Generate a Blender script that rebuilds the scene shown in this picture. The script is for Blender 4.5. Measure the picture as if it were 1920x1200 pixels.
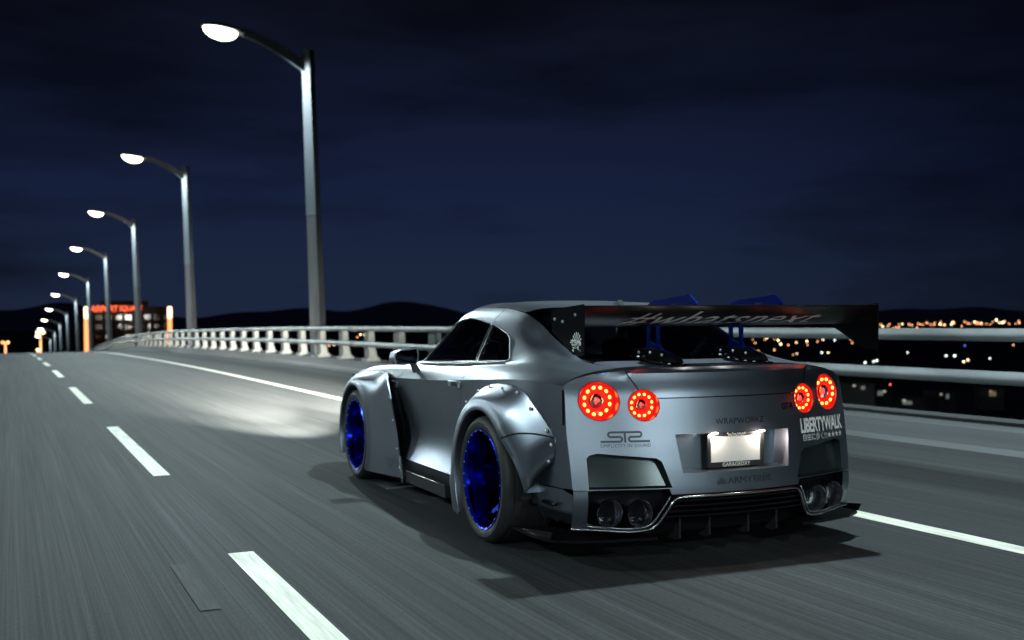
import bpy, bmesh, math, random
import numpy as np
from mathutils import Matrix, Vector
from mathutils.geometry import delaunay_2d_cdt

for o in list(bpy.data.objects):
    bpy.data.objects.remove(o)
scene = bpy.context.scene
COL = scene.collection
random.seed(4)
rng = np.random.default_rng(7)

# ------------------------------------------------------------------ camera
CAM = np.array([-3.43, -5.695, 1.240])
YAW, PITCH, ROLL, FPX = 0.42683, 0.0004, -0.0096, 2075.66
_c, _s = math.cos(YAW), math.sin(YAW)
_F = np.array([_s * math.cos(PITCH), _c * math.cos(PITCH), math.sin(PITCH)])
_R = np.array([_c, -_s, 0.0]); _U = np.cross(_R, _F)
_R2 = _R * math.cos(ROLL) + _U * math.sin(ROLL); _U2 = -_R * math.sin(ROLL) + _U * math.cos(ROLL)
cam_data = bpy.data.cameras.new('camera')
cam_data.sensor_width = 36.0
cam_data.lens = FPX * 36.0 / 1920.0
cam_data.clip_start = 0.1; cam_data.clip_end = 20000
cam_data.dof.use_dof = True
cam_data.dof.focus_distance = 5.6
cam_data.dof.aperture_fstop = 2.4
cam = bpy.data.objects.new('camera', cam_data)
COL.objects.link(cam)
cam.matrix_world = Matrix(((_R2[0], _U2[0], -_F[0], CAM[0]), (_R2[1], _U2[1], -_F[1], CAM[1]),
                           (_R2[2], _U2[2], -_F[2], CAM[2]), (0, 0, 0, 1)))
scene.camera = cam

# ------------------------------------------------------------------ night sky
world = bpy.data.worlds.new('World'); scene.world = world
world.use_nodes = True
nt = world.node_tree; nt.nodes.clear()
wo = nt.nodes.new('ShaderNodeOutputWorld'); bg = nt.nodes.new('ShaderNodeBackground')
tc = nt.nodes.new('ShaderNodeTexCoord'); sep = nt.nodes.new('ShaderNodeSeparateXYZ')
nt.links.new(tc.outputs['Generated'], sep.inputs[0])
ramp = nt.nodes.new('ShaderNodeValToRGB')
cr = ramp.color_ramp
cr.elements[0].position = 0.0; cr.elements[0].color = (0.0085, 0.0135, 0.031, 1)
cr.elements[1].position = 1.0; cr.elements[1].color = (0.0042, 0.0050, 0.0105, 1)
for pos, c in ((0.05, (0.0074, 0.0130, 0.0315, 1)), (0.12, (0.0058, 0.0098, 0.030, 1)), (0.20, (0.0040, 0.0060, 0.0175, 1)), (0.28, (0.0032, 0.0043, 0.0095, 1))):
    e = cr.elements.new(pos); e.color = c
nt.links.new(sep.outputs['Z'], ramp.inputs[0])
# streaky dark cloud bands, flattened towards the horizon
mp = nt.nodes.new('ShaderNodeMapping'); mp.inputs['Scale'].default_value = (1.5, 1.5, 7.5)
mp.inputs['Location'].default_value = (3.1, 0.4, 1.7)
nt.links.new(tc.outputs['Generated'], mp.inputs['Vector'])
nz = nt.nodes.new('ShaderNodeTexNoise'); nz.inputs['Scale'].default_value = 1.5
nz.inputs['Detail'].default_value = 5; nz.inputs['Roughness'].default_value = 0.55
nt.links.new(mp.outputs[0], nz.inputs['Vector'])
cr2 = nt.nodes.new('ShaderNodeValToRGB')
cr2.color_ramp.elements[0].position = 0.38; cr2.color_ramp.elements[0].color = (0.52, 0.50, 0.46, 1)
cr2.color_ramp.elements[1].position = 0.56; cr2.color_ramp.elements[1].color = (1, 1, 1, 1)
nt.links.new(nz.outputs['Fac'], cr2.inputs[0])
mx = nt.nodes.new('ShaderNodeMix'); mx.data_type = 'RGBA'; mx.blend_type = 'MULTIPLY'; mx.inputs[0].default_value = 1.0
nt.links.new(ramp.outputs[0], mx.inputs[6]); nt.links.new(cr2.outputs[0], mx.inputs[7])
# afterglow: the dusk sky is brighter towards where the sun went down
gd = nt.nodes.new('ShaderNodeVectorMath'); gd.operation = 'DOT_PRODUCT'
gd.inputs[1].default_value = (math.sin(math.radians(17)), math.cos(math.radians(17)), 0.03)
nrm = nt.nodes.new('ShaderNodeVectorMath'); nrm.operation = 'NORMALIZE'; nt.links.new(tc.outputs['Generated'], nrm.inputs[0]); nt.links.new(nrm.outputs[0], gd.inputs[0])
gm = nt.nodes.new('ShaderNodeMapRange'); gm.interpolation_type = 'SMOOTHSTEP'
gm.inputs['From Min'].default_value = 0.78; gm.inputs['From Max'].default_value = 1.0; gm.inputs['To Min'].default_value = 0.42; gm.inputs['To Max'].default_value = 1.12
nt.links.new(gd.outputs['Value'], gm.inputs['Value'])
mg = nt.nodes.new('ShaderNodeMix'); mg.data_type = 'RGBA'; mg.blend_type = 'MULTIPLY'; mg.inputs[0].default_value = 1.0
nt.links.new(mx.outputs[2], mg.inputs[6]); nt.links.new(gm.outputs[0], mg.inputs[7])
nt.links.new(mg.outputs[2], bg.inputs['Color'])
bg.inputs['Strength'].default_value = 1.0
nt.links.new(bg.outputs[0], wo.inputs['Surface'])

# ------------------------------------------------------------------ exposure, light levels
vs = scene.view_settings
vs.view_transform = 'Standard'; vs.look = 'None'; vs.exposure = 0.35; vs.gamma = 1.0; vs.use_curve_mapping = False
LAMP_W = 3300.0
LAMP_COL = (0.78, 0.965, 1.0)
scene.render.engine = 'CYCLES'
scene.cycles.max_bounces = 6

# ------------------------------------------------------------------ helpers
MATS = {}
def mat(name, base=(0.5, 0.5, 0.5), rough=0.5, metal=0.0, spec=0.5, emis=None, estr=0.0, coat=0.0, coatr=0.05, noise=None, bump=None, aniso=None):
    if name in MATS: return MATS[name]
    m = bpy.data.materials.new(name); m.use_nodes = True
    n = m.node_tree; b = n.nodes['Principled BSDF']
    b.inputs['Base Color'].default_value = (*base, 1)
    b.inputs['Roughness'].default_value = rough
    b.inputs['Metallic'].default_value = metal
    b.inputs['Specular IOR Level'].default_value = spec
    b.inputs['Coat Weight'].default_value = coat; b.inputs['Coat Roughness'].default_value = coatr
    if emis:
        b.inputs['Emission Color'].default_value = (*emis, 1); b.inputs['Emission Strength'].default_value = estr
    if noise:                                   # (scale xyz, detail, amount)
        t = n.nodes.new('ShaderNodeTexCoord'); mpn = n.nodes.new('ShaderNodeMapping')
        mpn.inputs['Scale'].default_value = noise[0]
        nn = n.nodes.new('ShaderNodeTexNoise'); nn.inputs['Scale'].default_value = 1.0; nn.inputs['Detail'].default_value = noise[1]
        n.links.new(t.outputs['Object'], mpn.inputs[0]); n.links.new(mpn.outputs[0], nn.inputs['Vector'])
        mr = n.nodes.new('ShaderNodeMapRange'); mr.inputs['From Min'].default_value = 0.3; mr.inputs['From Max'].default_value = 0.7
        mr.inputs['To Min'].default_value = 1 - noise[2]; mr.inputs['To Max'].default_value = 1 + noise[2]
        n.links.new(nn.outputs['Fac'], mr.inputs['Value'])
        mm = n.nodes.new('ShaderNodeMix'); mm.data_type = 'RGBA'; mm.blend_type = 'MULTIPLY'; mm.inputs[0].default_value = 1
        mm.inputs[6].default_value = (*base, 1); n.links.new(mr.outputs[0], mm.inputs[7])
        n.links.new(mm.outputs[2], b.inputs['Base Color'])
        if bump:
            bn = n.nodes.new('ShaderNodeBump'); bn.inputs['Strength'].default_value = bump; bn.inputs['Distance'].default_value = 0.01
            n.links.new(nn.outputs['Fac'], bn.inputs['Height']); n.links.new(bn.outputs[0], b.inputs['Normal'])
    MATS[name] = m
    return m

def link(name, me, m, parent=None):
    o = bpy.data.objects.new(name, me); COL.objects.link(o)
    if m is not None and not me.materials: me.materials.append(m)
    if parent is not None: o.parent = parent
    return o

def mesh(name, V, Fc, m, parent=None, smooth=False, angle=None):
    me = bpy.data.meshes.new(name)
    me.from_pydata([tuple(map(float, v)) for v in V], [], [tuple(map(int, f)) for f in Fc])
    if smooth or angle:
        me.shade_smooth()
        if angle: me.set_sharp_from_angle(angle=math.radians(angle))
    me.update()
    return link(name, me, m, parent)

def bmobj(name, bm, m, parent=None, smooth=False, angle=None, fix=True):
    if fix: bmesh.ops.recalc_face_normals(bm, faces=bm.faces)
    me = bpy.data.meshes.new(name); bm.to_mesh(me); bm.free()
    if smooth or angle:
        me.shade_smooth()
        if angle: me.set_sharp_from_angle(angle=math.radians(angle))
    return link(name, me, m, parent)

def tag(o, label=None, cat=None, group=None, kind=None):
    if label: o['label'] = label
    if cat: o['category'] = cat
    if group: o['group'] = group
    if kind: o['kind'] = kind
    return o

def empty(name, loc=(0, 0, 0)):
    o = bpy.data.objects.new(name, None); COL.objects.link(o); o.location = loc; o.empty_display_size = 0.2
    return o

def box(bm, c, s, rot=None, bevel=0.0):
    r = bmesh.ops.create_cube(bm, size=1.0)
    M = Matrix.Translation(Vector(c)) @ (rot if rot is not None else Matrix.Identity(4)) @ Matrix.Diagonal((*s, 1))
    bmesh.ops.transform(bm, matrix=M, verts=r['verts'])
    if bevel:
        ed = {e for v in r['verts'] for e in v.link_edges}
        bmesh.ops.bevel(bm, geom=list(ed), offset=bevel, segments=2, affect='EDGES', profile=0.6)

def tube(bm, pts, rad, seg=12, cap=True):
    """sweep a circle (radius or list of radii) along points"""
    pts = [Vector(p) for p in pts]; n = len(pts)
    if not hasattr(rad, '__len__'): rad = [rad] * n
    rings = []
    up = None
    for i, p in enumerate(pts):
        d = (pts[min(i + 1, n - 1)] - pts[max(i - 1, 0)]).normalized()
        if up is None:
            up = Vector((0, 0, 1)) if abs(d.z) < 0.9 else Vector((1, 0, 0))
        a = d.cross(up).normalized(); up = a.cross(d).normalized()
        rings.append([bm.verts.new(p + (a * math.cos(2 * math.pi * k / seg) + up * math.sin(2 * math.pi * k / seg)) * rad[i]) for k in range(seg)])
    for i in range(n - 1):
        for k in range(seg):
            bm.faces.new((rings[i][k], rings[i][(k + 1) % seg], rings[i + 1][(k + 1) % seg], rings[i + 1][k]))
    if cap:
        bm.faces.new(rings[0][::-1]); bm.faces.new(rings[-1])

def lathe(bm, prof, axis_o, axis='x', seg=48, close=False):
    """revolve (axial, radius) profile about an axis through axis_o"""
    rings = []
    for a, r in prof:
        ring = []
        for k in range(seg):
            t = 2 * math.pi * k / seg
            u, w = r * math.cos(t), r * math.sin(t)
            v = {'x': (a, u, w), 'y': (u, a, w), 'z': (u, w, a)}[axis]
            ring.append(bm.verts.new((v[0] + axis_o[0], v[1] + axis_o[1], v[2] + axis_o[2])))
        rings.append(ring)
    m = len(rings)
    for i in range(m if close else m - 1):
        A, B = rings[i], rings[(i + 1) % m]
        for k in range(seg):
            bm.faces.new((A[k], A[(k + 1) % seg], B[(k + 1) % seg], B[k]))
    return rings

def prism(bm, poly, lo, hi, axis='x', holes=None):
    """extrude a 2D polygon (may be concave) along an axis; for 'x' the polygon is (y,z), 'y': (x,z), 'z': (x,y)"""
    def P(a, b, c): return {'x': (c, a, b), 'y': (a, c, b), 'z': (a, b, c)}[axis]
    loops = [poly] + (holes or [])
    v2 = []; ed = []
    for lp in loops:
        s = len(v2); v2 += [Vector((a, b)) for a, b in lp]; ed += [(s + i, s + (i + 1) % len(lp)) for i in range(len(lp))]
    vo, eo, fo, *_ = delaunay_2d_cdt(v2, ed, [], 0, 1e-6)
    arr = np.array([[v.x, v.y] for v in vo]); keep = []
    if fo:
        cen = np.array([arr[list(f)].mean(0) for f in fo]); ins = inside(cen, poly)
        for h in (holes or []): ins &= ~inside(cen, h)
        keep = [f for f, k in zip(fo, ins) if k]
    A = [bm.verts.new(P(v.x, v.y, lo)) for v in vo]; B = [bm.verts.new(P(v.x, v.y, hi)) for v in vo]
    for f in keep:
        bm.faces.new([A[i] for i in f]); bm.faces.new([B[i] for i in f][::-1])
    cnt = {}
    for f in keep:
        for i in range(3):
            e = (f[i], f[(i + 1) % 3]); k = tuple(sorted(e)); cnt.setdefault(k, []).append(e)
    for k, l in cnt.items():
        if len(l) == 1:
            a, b = l[0]; bm.faces.new((A[b], A[a], B[a], B[b]))

def inside(P, poly):
    P = np.asarray(P, float); x, y = P[:, 0], P[:, 1]
    r = np.zeros(len(P), bool); n = len(poly)
    for i in range(n):
        x1, y1 = poly[i]; x2, y2 = poly[(i + 1) % n]
        if y1 == y2: continue
        c = ((y1 > y) != (y2 > y)) & (x < (x2 - x1) * (y - y1) / (y2 - y1) + x1)
        r ^= c
    return r

def dens(poly, step, closed=True):
    out = []; n = len(poly)
    for i in range(n if closed else n - 1):
        a = np.array(poly[i], float); b = np.array(poly[(i + 1) % n], float)
        k = max(1, int(math.ceil(np.linalg.norm(b - a) / step)))
        out += [tuple(a + (b - a) * j / k) for j in range(k)]
    if not closed: out.append(tuple(poly[-1]))
    return out

def pchip(xs, ys):
    xs = np.array(xs, float); ys = np.array(ys, float)
    o = np.argsort(xs); xs, ys = xs[o], ys[o]
    h = np.diff(xs); d = np.diff(ys) / h; m = np.zeros_like(ys)
    for i in range(1, len(xs) - 1):
        if d[i - 1] * d[i] > 0:
            w1, w2 = 2 * h[i] + h[i - 1], h[i] + 2 * h[i - 1]
            m[i] = (w1 + w2) / (w1 / d[i - 1] + w2 / d[i])
    m[0], m[-1] = d[0], d[-1]
    def f(x):
        x = np.asarray(x, float); i = np.clip(np.searchsorted(xs, x) - 1, 0, len(xs) - 2)
        t = np.clip((x - xs[i]) / h[i], -0.5, 1.5); hh = h[i]
        return ((2*t**3 - 3*t**2 + 1) * ys[i] + (t**3 - 2*t**2 + t) * hh * m[i] + (-2*t**3 + 3*t**2) * ys[i+1] + (t**3 - t**2) * hh * m[i+1])
    return f

def cdt_panel(outline, holes, step, lines=()):
    """triangulate a 2D region with an inner grid; returns points and triangles"""
    loops = [dens(outline, step)] + [dens(h, step) for h in holes]
    v2 = []; ed = []
    for lp in loops:
        s = len(v2); v2 += lp; ed += [(s + i, s + (i + 1) % len(lp)) for i in range(len(lp))]
    B = np.array(v2)
    lo, hi = B.min(0), B.max(0)
    gx = np.arange(lo[0] + step * .5, hi[0], step); gy = list(np.arange(lo[1] + step * .5, hi[1], step))
    for l in lines:
        gy = [g for g in gy if abs(g - l) > step * .45]
        if lo[1] < l < hi[1]: gy.append(l)
    G = np.array([(a, b) for a in gx for b in gy])
    if len(G):
        ok = inside(G, loops[0])
        for h in loops[1:]: ok &= ~inside(G, h)
        G = G[ok]
        if len(G):
            d2 = np.full(len(G), 9.0)
            for s in range(0, len(B), 400):
                d2 = np.minimum(d2, ((G[:, None, :] - B[None, s:s+400, :])**2).sum(-1).min(1))
            G = G[d2 > (0.45 * step)**2]
            v2 = v2 + [tuple(g) for g in G]
    vo, eo, fo, *_ = delaunay_2d_cdt([Vector(v) for v in v2], ed, [], 0, 1e-7)
    arr = np.array([[v.x, v.y] for v in vo]); fo = [tuple(f) for f in fo]
    cen = np.array([arr[list(f)].mean(0) for f in fo]); ok = inside(cen, loops[0])
    for h in loops[1:]: ok &= ~inside(cen, h)
    return arr, [f for f, k in zip(fo, ok) if k]

def text_geo(body, size=1.0, shear=0.0, offset=0.0, spacing=1.0):
    cu = bpy.data.curves.new('txt', 'FONT'); cu.body = body; cu.size = size; cu.shear = shear; cu.offset = offset
    cu.space_character = spacing; cu.resolution_u = 3; cu.align_x = 'CENTER'; cu.align_y = 'CENTER'
    ob = bpy.data.objects.new('txt', cu); COL.objects.link(ob)
    dg = bpy.context.evaluated_depsgraph_get(); ev = ob.evaluated_get(dg); me = ev.to_mesh()
    V = np.array([v.co[:2] for v in me.vertices]); Fc = [tuple(p.vertices) for p in me.polygons]
    ev.to_mesh_clear(); bpy.data.objects.remove(ob); bpy.data.curves.remove(cu)
    return V, Fc

def slice_text(V, Fc, n=8, axis=1):
    bm = bmesh.new(); vv = [bm.verts.new((a, b, 0)) for a, b in V]
    for f in Fc:
        try: bm.faces.new([vv[i] for i in f])
        except ValueError: pass
    lo, hi = V[:, axis].min(), V[:, axis].max()
    for k in range(1, n):
        co = [0, 0, 0]; no = [0, 0, 0]; co[axis] = lo + (hi - lo) * k / n; no[axis] = 1
        bmesh.ops.bisect_plane(bm, geom=bm.verts[:] + bm.edges[:] + bm.faces[:], plane_co=co, plane_no=no)
    bm.verts.index_update(); bm.verts.ensure_lookup_table()
    V2 = np.array([v.co[:2] for v in bm.verts]); F2 = [tuple(v.index for v in f.verts) for f in bm.faces]; bm.free()
    return V2, F2

def fit_text(V, w, h=None):
    lo, hi = V.min(0), V.max(0); c = (lo + hi) / 2; s = hi - lo
    k = w / s[0]; return (V - c) * np.array([k, (h / s[1]) if h else k])

# ------------------------------------------------------------------ materials
M_paint = mat('satin_silver_paint', (0.228, 0.254, 0.295), 0.36, 1.0, noise=((700, 700, 700), 1, 0.10))
def rough_noise(m, lo, hi, sc):
    n = m.node_tree; t = n.nodes.new('ShaderNodeTexCoord'); nn = n.nodes.new('ShaderNodeTexNoise'); nn.inputs['Scale'].default_value = sc; nn.inputs['Detail'].default_value = 6
    mr = n.nodes.new('ShaderNodeMapRange'); mr.inputs['From Min'].default_value = .35; mr.inputs['From Max'].default_value = .65; mr.inputs['To Min'].default_value = lo; mr.inputs['To Max'].default_value = hi
    n.links.new(t.outputs['Object'], nn.inputs['Vector']); n.links.new(nn.outputs['Fac'], mr.inputs['Value']); n.links.new(mr.outputs[0], n.nodes['Principled BSDF'].inputs['Roughness'])
rough_noise(M_paint, 0.34, 0.39, 3.0)
M_black = mat('gloss_black', (0.004, 0.004, 0.005), 0.14, 0.0, 0.3)
M_satin = mat('satin_black', (0.02, 0.021, 0.023), 0.4)
M_carbon = mat('carbon_fibre', (0.006, 0.0065, 0.0075), 0.28, 0.0, 0.12, noise=((420, 420, 420), 0, 0.5))
M_under = mat('underbody_black', (0.008, 0.008, 0.009), 0.8)
M_rubber = mat('tyre_rubber', (0.022, 0.022, 0.023), 0.55, noise=((3, 200, 200), 2, 0.25))
M_blue = mat('blue_anodised', (0.015, 0.05, 0.70), 0.22, 0.85)
M_bluedark = mat('blue_spoke', (0.004, 0.007, 0.09), 0.22, 1.0)
M_barrel = mat('blue_barrel', (0.008, 0.018, 0.50), 0.13, 1.0)
M_face = mat('wheel_face_dark', (0.003, 0.005, 0.04), 0.3, 0.9)
M_chrome = mat('chrome', (0.75, 0.76, 0.78), 0.12, 1.0)
M_steel = mat('exhaust_steel', (0.42, 0.43, 0.47), 0.2, 1.0)
M_trim = mat('satin_trim', (0.55, 0.57, 0.58), 0.25, 1.0)
M_lens = mat('tail_lens_red', (0.35, 0.006, 0.004), 0.1, emis=(1.0, 0.012, 0.006), estr=0.6, coat=1.0)
M_lenswall = mat('tail_wall_red', (0.35, 0.008, 0.01), 0.15, emis=(1.0, 0.012, 0.012), estr=0.28, coat=1.0)
M_led = mat('brake_led', (1, 0.4, 0.1), 0.3, emis=(1.0, 0.36, 0.06), estr=3.0)
M_plate = mat('number_plate_white', (0.66, 0.66, 0.62), 0.5)
M_white = mat('white_vinyl', (0.85, 0.86, 0.83), 0.5)
M_greyvinyl = mat('grey_vinyl', (0.42, 0.43, 0.43), 0.5)
M_darkvinyl = mat('dark_vinyl', (0.03, 0.05, 0.06), 0.4)
M_faint = mat('faint_vinyl', (0.30, 0.315, 0.33), 0.24, 1.0)
M_asphalt = None

def glass_mat():
    m = bpy.data.materials.new('tinted_glass'); m.use_nodes = True; n = m.node_tree; n.nodes.clear()
    out = n.nodes.new('ShaderNodeOutputMaterial'); tr = n.nodes.new('ShaderNodeBsdfTransparent'); gl = n.nodes.new('ShaderNodeBsdfGlossy')
    tr.inputs['Color'].default_value = (0.16, 0.17, 0.22, 1); gl.inputs['Roughness'].default_value = 0.03
    gl.inputs['Color'].default_value = (0.9, 0.92, 1, 1)
    fr = n.nodes.new('ShaderNodeFresnel'); fr.inputs['IOR'].default_value = 1.5
    mxs = n.nodes.new('ShaderNodeMixShader')
    n.links.new(fr.outputs[0], mxs.inputs[0]); n.links.new(tr.outputs[0], mxs.inputs[1]); n.links.new(gl.outputs[0], mxs.inputs[2])
    n.links.new(mxs.outputs[0], out.inputs[0]); return m
M_glass = glass_mat()

def road_mat():
    m = bpy.data.materials.new('grooved_asphalt'); m.use_nodes = True; n = m.node_tree; b = n.nodes['Principled BSDF']
    t = n.nodes.new('ShaderNodeTexCoord')
    def noise(sc, det, rough=0.5):
        mpn = n.nodes.new('ShaderNodeMapping'); mpn.inputs['Scale'].default_value = sc
        nn = n.nodes.new('ShaderNodeTexNoise'); nn.inputs['Scale'].default_value = 1; nn.inputs['Detail'].default_value = det; nn.inputs['Roughness'].default_value = rough
        n.links.new(t.outputs['Object'], mpn.inputs[0]); n.links.new(mpn.outputs[0], nn.inputs['Vector']); return nn.outputs['Fac']
    def rng_(v, a, b_, lo=0.3, hi=0.7):
        r = n.nodes.new('ShaderNodeMapRange'); r.inputs['From Min'].default_value = lo; r.inputs['From Max'].default_value = hi
        r.inputs['To Min'].default_value = a; r.inputs['To Max'].default_value = b_; n.links.new(v, r.inputs['Value']); return r.outputs[0]
    def mul(a, c):
        k = n.nodes.new('ShaderNodeMath'); k.operation = 'MULTIPLY'; n.links.new(a, k.inputs[0]); n.links.new(c, k.inputs[1]); return k.outputs[0]
    fine = noise((60, 0.30, 1), 3, 0.65); mid = noise((9, 0.10, 1), 4, 0.6); grain = noise((140, 22, 1), 2, 0.7); blot = noise((0.5, 0.05, 1), 2)
    v = mul(mul(rng_(fine, 0.62, 1.38), rng_(mid, 0.74, 1.26)), mul(rng_(grain, 0.8, 1.2), rng_(blot, 0.72, 1.25)))
    # worn gutter band with dirt beside the parapet
    sx = n.nodes.new('ShaderNodeSeparateXYZ'); n.links.new(t.outputs['Object'], sx.inputs[0])
    wob = n.nodes.new('ShaderNodeMath'); wob.operation = 'ADD'; n.links.new(sx.outputs['X'], wob.inputs[0])
    n.links.new(rng_(mid, -0.12, 0.12), wob.inputs[1])
    rp = n.nodes.new('ShaderNodeValToRGB'); e = rp.color_ramp.elements
    e[0].position = 0.0; e[0].color = (1, 1, 1, 1); e[1].position = 1.0; e[1].color = (1.2, 1.2, 1.2, 1)
    for pos, g in ((0.26, 1.0), (0.34, 0.55), (0.58, 0.50), (0.66, 1.2), (0.9, 1.2)):
        k = rp.color_ramp.elements.new(pos); k.color = (g, g, g, 1)
    mr = n.nodes.new('ShaderNodeMapRange'); mr.inputs['From Min'].default_value = 2.0; mr.inputs['From Max'].default_value = 4.4
    n.links.new(wob.outputs[0], mr.inputs['Value']); n.links.new(mr.outputs[0], rp.inputs[0])
    v = mul(v, rp.outputs[0])
    cm = n.nodes.new('ShaderNodeMix'); cm.data_type = 'RGBA'; cm.blend_type = 'MULTIPLY'; cm.inputs[0].default_value = 1
    cm.inputs[6].default_value = (0.040, 0.0435, 0.045, 1); n.links.new(v, cm.inputs[7])
    n.links.new(cm.outputs[2], b.inputs['Base Color'])
    b.inputs['Roughness'].default_value = 0.78; b.inputs['Specular IOR Level'].default_value = 0.18
    bn = n.nodes.new('ShaderNodeBump'); bn.inputs['Strength'].default_value = 0.25; bn.inputs['Distance'].default_value = 0.006
    n.links.new(fine, bn.inputs['Height']); n.links.new(bn.outputs[0], b.inputs['Normal'])
    return m
M_road = road_mat()
M_mark = mat('road_paint_white', (0.72, 0.72, 0.62), 0.6, noise=((45, 2.2, 1), 6, 0.26))
M_markold = mat('road_paint_worn', (0.031, 0.034, 0.0355), 0.8, noise=((60, 3, 1), 3, 0.4))
M_conc = mat('parapet_concrete', (0.07, 0.074, 0.078), 0.9, noise=((2, 0.15, 5), 6, 0.4), bump=0.15)
M_rail = mat('galvanised_rail', (0.19, 0.205, 0.21), 0.5, 0.2, noise=((6, 1.3, 6), 5, 0.3))
M_post = mat('railing_post_grey', (0.14, 0.148, 0.145), 0.75, noise=((7, 7, 3), 5, 0.4))
M_poleA = mat('galvanised_pole', (0.030, 0.038, 0.047), 0.6, 0.0, noise=((4, 4, 0.7), 4, 0.18))
M_poleB = mat('darker_pole_base', (0.020, 0.023, 0.027), 0.7, 0.0, noise=((4, 4, 0.9), 4, 0.25))  # lower pole section, darker grey than the upper one
M_lampglass = mat('lit_lamp_glass', (0.9, 0.9, 0.85), 0.3, emis=(1.0, 0.98, 0.74), estr=8.0)
M_housing = mat('lamp_housing', (0.2, 0.21, 0.22), 0.5, 0.3)

# ------------------------------------------------------------------ road and bridge
zr = pchip([-60, 0, 20, 50, 75, 99, 124, 148, 172, 197, 300, 420], [0, 0, 0, -.20, -.62, -1.5, -2.8, -4.35, -5.9, -7.4, -13.6, -17.4])
YS = np.concatenate([np.arange(-40, 60, 2.0), np.arange(60, 422, 4.0)])
def strip(x0, x1, lift, ys, nx=1):
    V = []; Fc = []
    for y in ys:
        z = float(zr(y)) + lift
        for i in range(nx + 1): V.append((x0 + (x1 - x0) * i / nx, y, z))
    for j in range(len(ys) - 1):
        for i in range(nx):
            a = j * (nx + 1) + i; Fc.append((a, a + 1, a + nx + 2, a + nx + 1))
    return V, Fc
road = mesh('road', *strip(-18.0, 4.32, 0.0, YS, 4), M_road); tag(road, kind='structure')
mesh('edge_line', *strip(1.345, 1.50, 0.004, YS), M_mark, road)
dashes = [(-10.2, -5.4), (-4.6, 0.35), (3.7, 8.47), (12.8, 17.8), (22.5, 27.2), (31.6, 36.3), (40.8, 45.5), (50, 54.7), (59.2, 64), (68.4, 73)]
for a, b in dashes:
    mesh('lane_dash', *strip(-2.37, -2.235, 0.004, np.linspace(a, b, 7)), M_mark, road)
for a, b in dashes[:8]:
    mesh('lane_dash', *strip(-6.05, -5.92, 0.004, np.linspace(a + 2, b + 2, 7)), M_mark, road)
mesh('worn_mark', *strip(-2.69, -2.60, 0.004, np.linspace(-0.8, 0.2, 4)), M_markold, road)

def extrude_profile(prof, ys):
    V = []; Fc = []; n = len(prof)
    for y in ys:
        z = float(zr(y)); V += [(px, y, pz + z) for px, pz in prof]
    for j in range(len(ys) - 1):
        for i in range(n):
            a = j * n + i; b = j * n + (i + 1) % n; Fc.append((a, b, b + n, a + n))
    Fc.append(tuple(range(n))[::-1]); Fc.append(tuple(range((len(ys) - 1) * n, len(ys) * n)))
    return V, Fc
YP = np.concatenate([np.arange(-40, 60, 1.5), np.arange(60, 301, 4.0)])
par = mesh('bridge_parapet', *extrude_profile([(4.22, -1.2), (4.22, 0.06), (4.30, 0.10), (4.345, 0.245), (4.38, 0.268), (5.15, 0.268), (5.15, -1.2)], YP), M_conc)
tag(par, 'low grey concrete parapet carrying the steel railing along the road', 'parapet')
par2 = mesh('bridge_parapet', *extrude_profile([(-13.7 - a_, b_) for a_, b_ in [(4.22, -1.2), (4.22, 0.06), (4.30, 0.10), (4.345, 0.245), (4.38, 0.268), (5.15, 0.268), (5.15, -1.2)]], YP), M_conc)
tag(par2, 'bare low concrete parapet along the far edge of the empty lanes', 'parapet')

railing = empty('bridge_railing', (4.5, 0, 0.268))
tag(railing, 'pale steel bridge railing with two round rails on stubby posts', 'railing')
def rail_obj(h, rx, rz):
    bm = bmesh.new(); n = 14; rings = []
    for y in YP:
        z = float(zr(y)) + h - 0.268
        rings.append([bm.verts.new((rx * math.cos(2*math.pi*k/n), y, z + rz * math.sin(2*math.pi*k/n))) for k in range(n)])
    for i in range(len(rings) - 1):
        for k in range(n): bm.faces.new((rings[i][k], rings[i][(k+1) % n], rings[i+1][(k+1) % n], rings[i+1][k]))
    return bmobj('rail', bm, M_rail, railing, smooth=True)
rail_obj(1.07, 0.075, 0.060); rail_obj(0.69, 0.075, 0.062)
for h_ in (1.07, 0.69):                                      # bolted splice sleeves
    for y_ in np.arange(-6.2, 75, 6.9):
        bm = bmesh.new(); z_ = float(zr(y_)) + h_ - 0.268; rings = []
        for yy_, g_ in ((-.19, .001), (-.185, .008), (.185, .008), (.19, .001)):
            rings.append([bm.verts.new(((.075 + g_) * math.cos(2*math.pi*k/14), y_ + yy_, z_ + (.061 + g_) * math.sin(2*math.pi*k/14))) for k in range(14)])
        for a_, b_ in zip(rings, rings[1:]):
            for k in range(14): bm.faces.new((a_[k], a_[(k+1) % 14], b_[(k+1) % 14], b_[k]))
        bmobj('splice_sleeve', bm, M_post, railing, angle=40)
bm = bmesh.new()
prism(bm, [(-0.02, 0.0), (0.34, 0.0), (0.34, 0.05), (0.26, 0.12), (0.20, 0.42), (0.19, 0.72), (0.13, 0.80), (0.05, 0.80), (0.05, 0.50), (0.0, 0.46), (0.0, 0.38), (0.06, 0.30), (0.06, 0.10), (-0.02, 0.05)], -0.19, 0.19, 'y')
bmesh.ops.recalc_face_normals(bm, faces=bm.faces)
pm = bpy.data.meshes.new('post'); bm.to_mesh(pm); bm.free(); pm.materials.append(M_post)
k = -7
while True:
    y = 18.27 + 2.3 * k
    if y > 150: break
    if not (1.0 < y < 5.2):
        o = bpy.data.objects.new('post', pm); COL.objects.link(o); o.parent = railing; o.location = (0.03, y, float(zr(y)) + 0.002)
    k += 1

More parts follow.
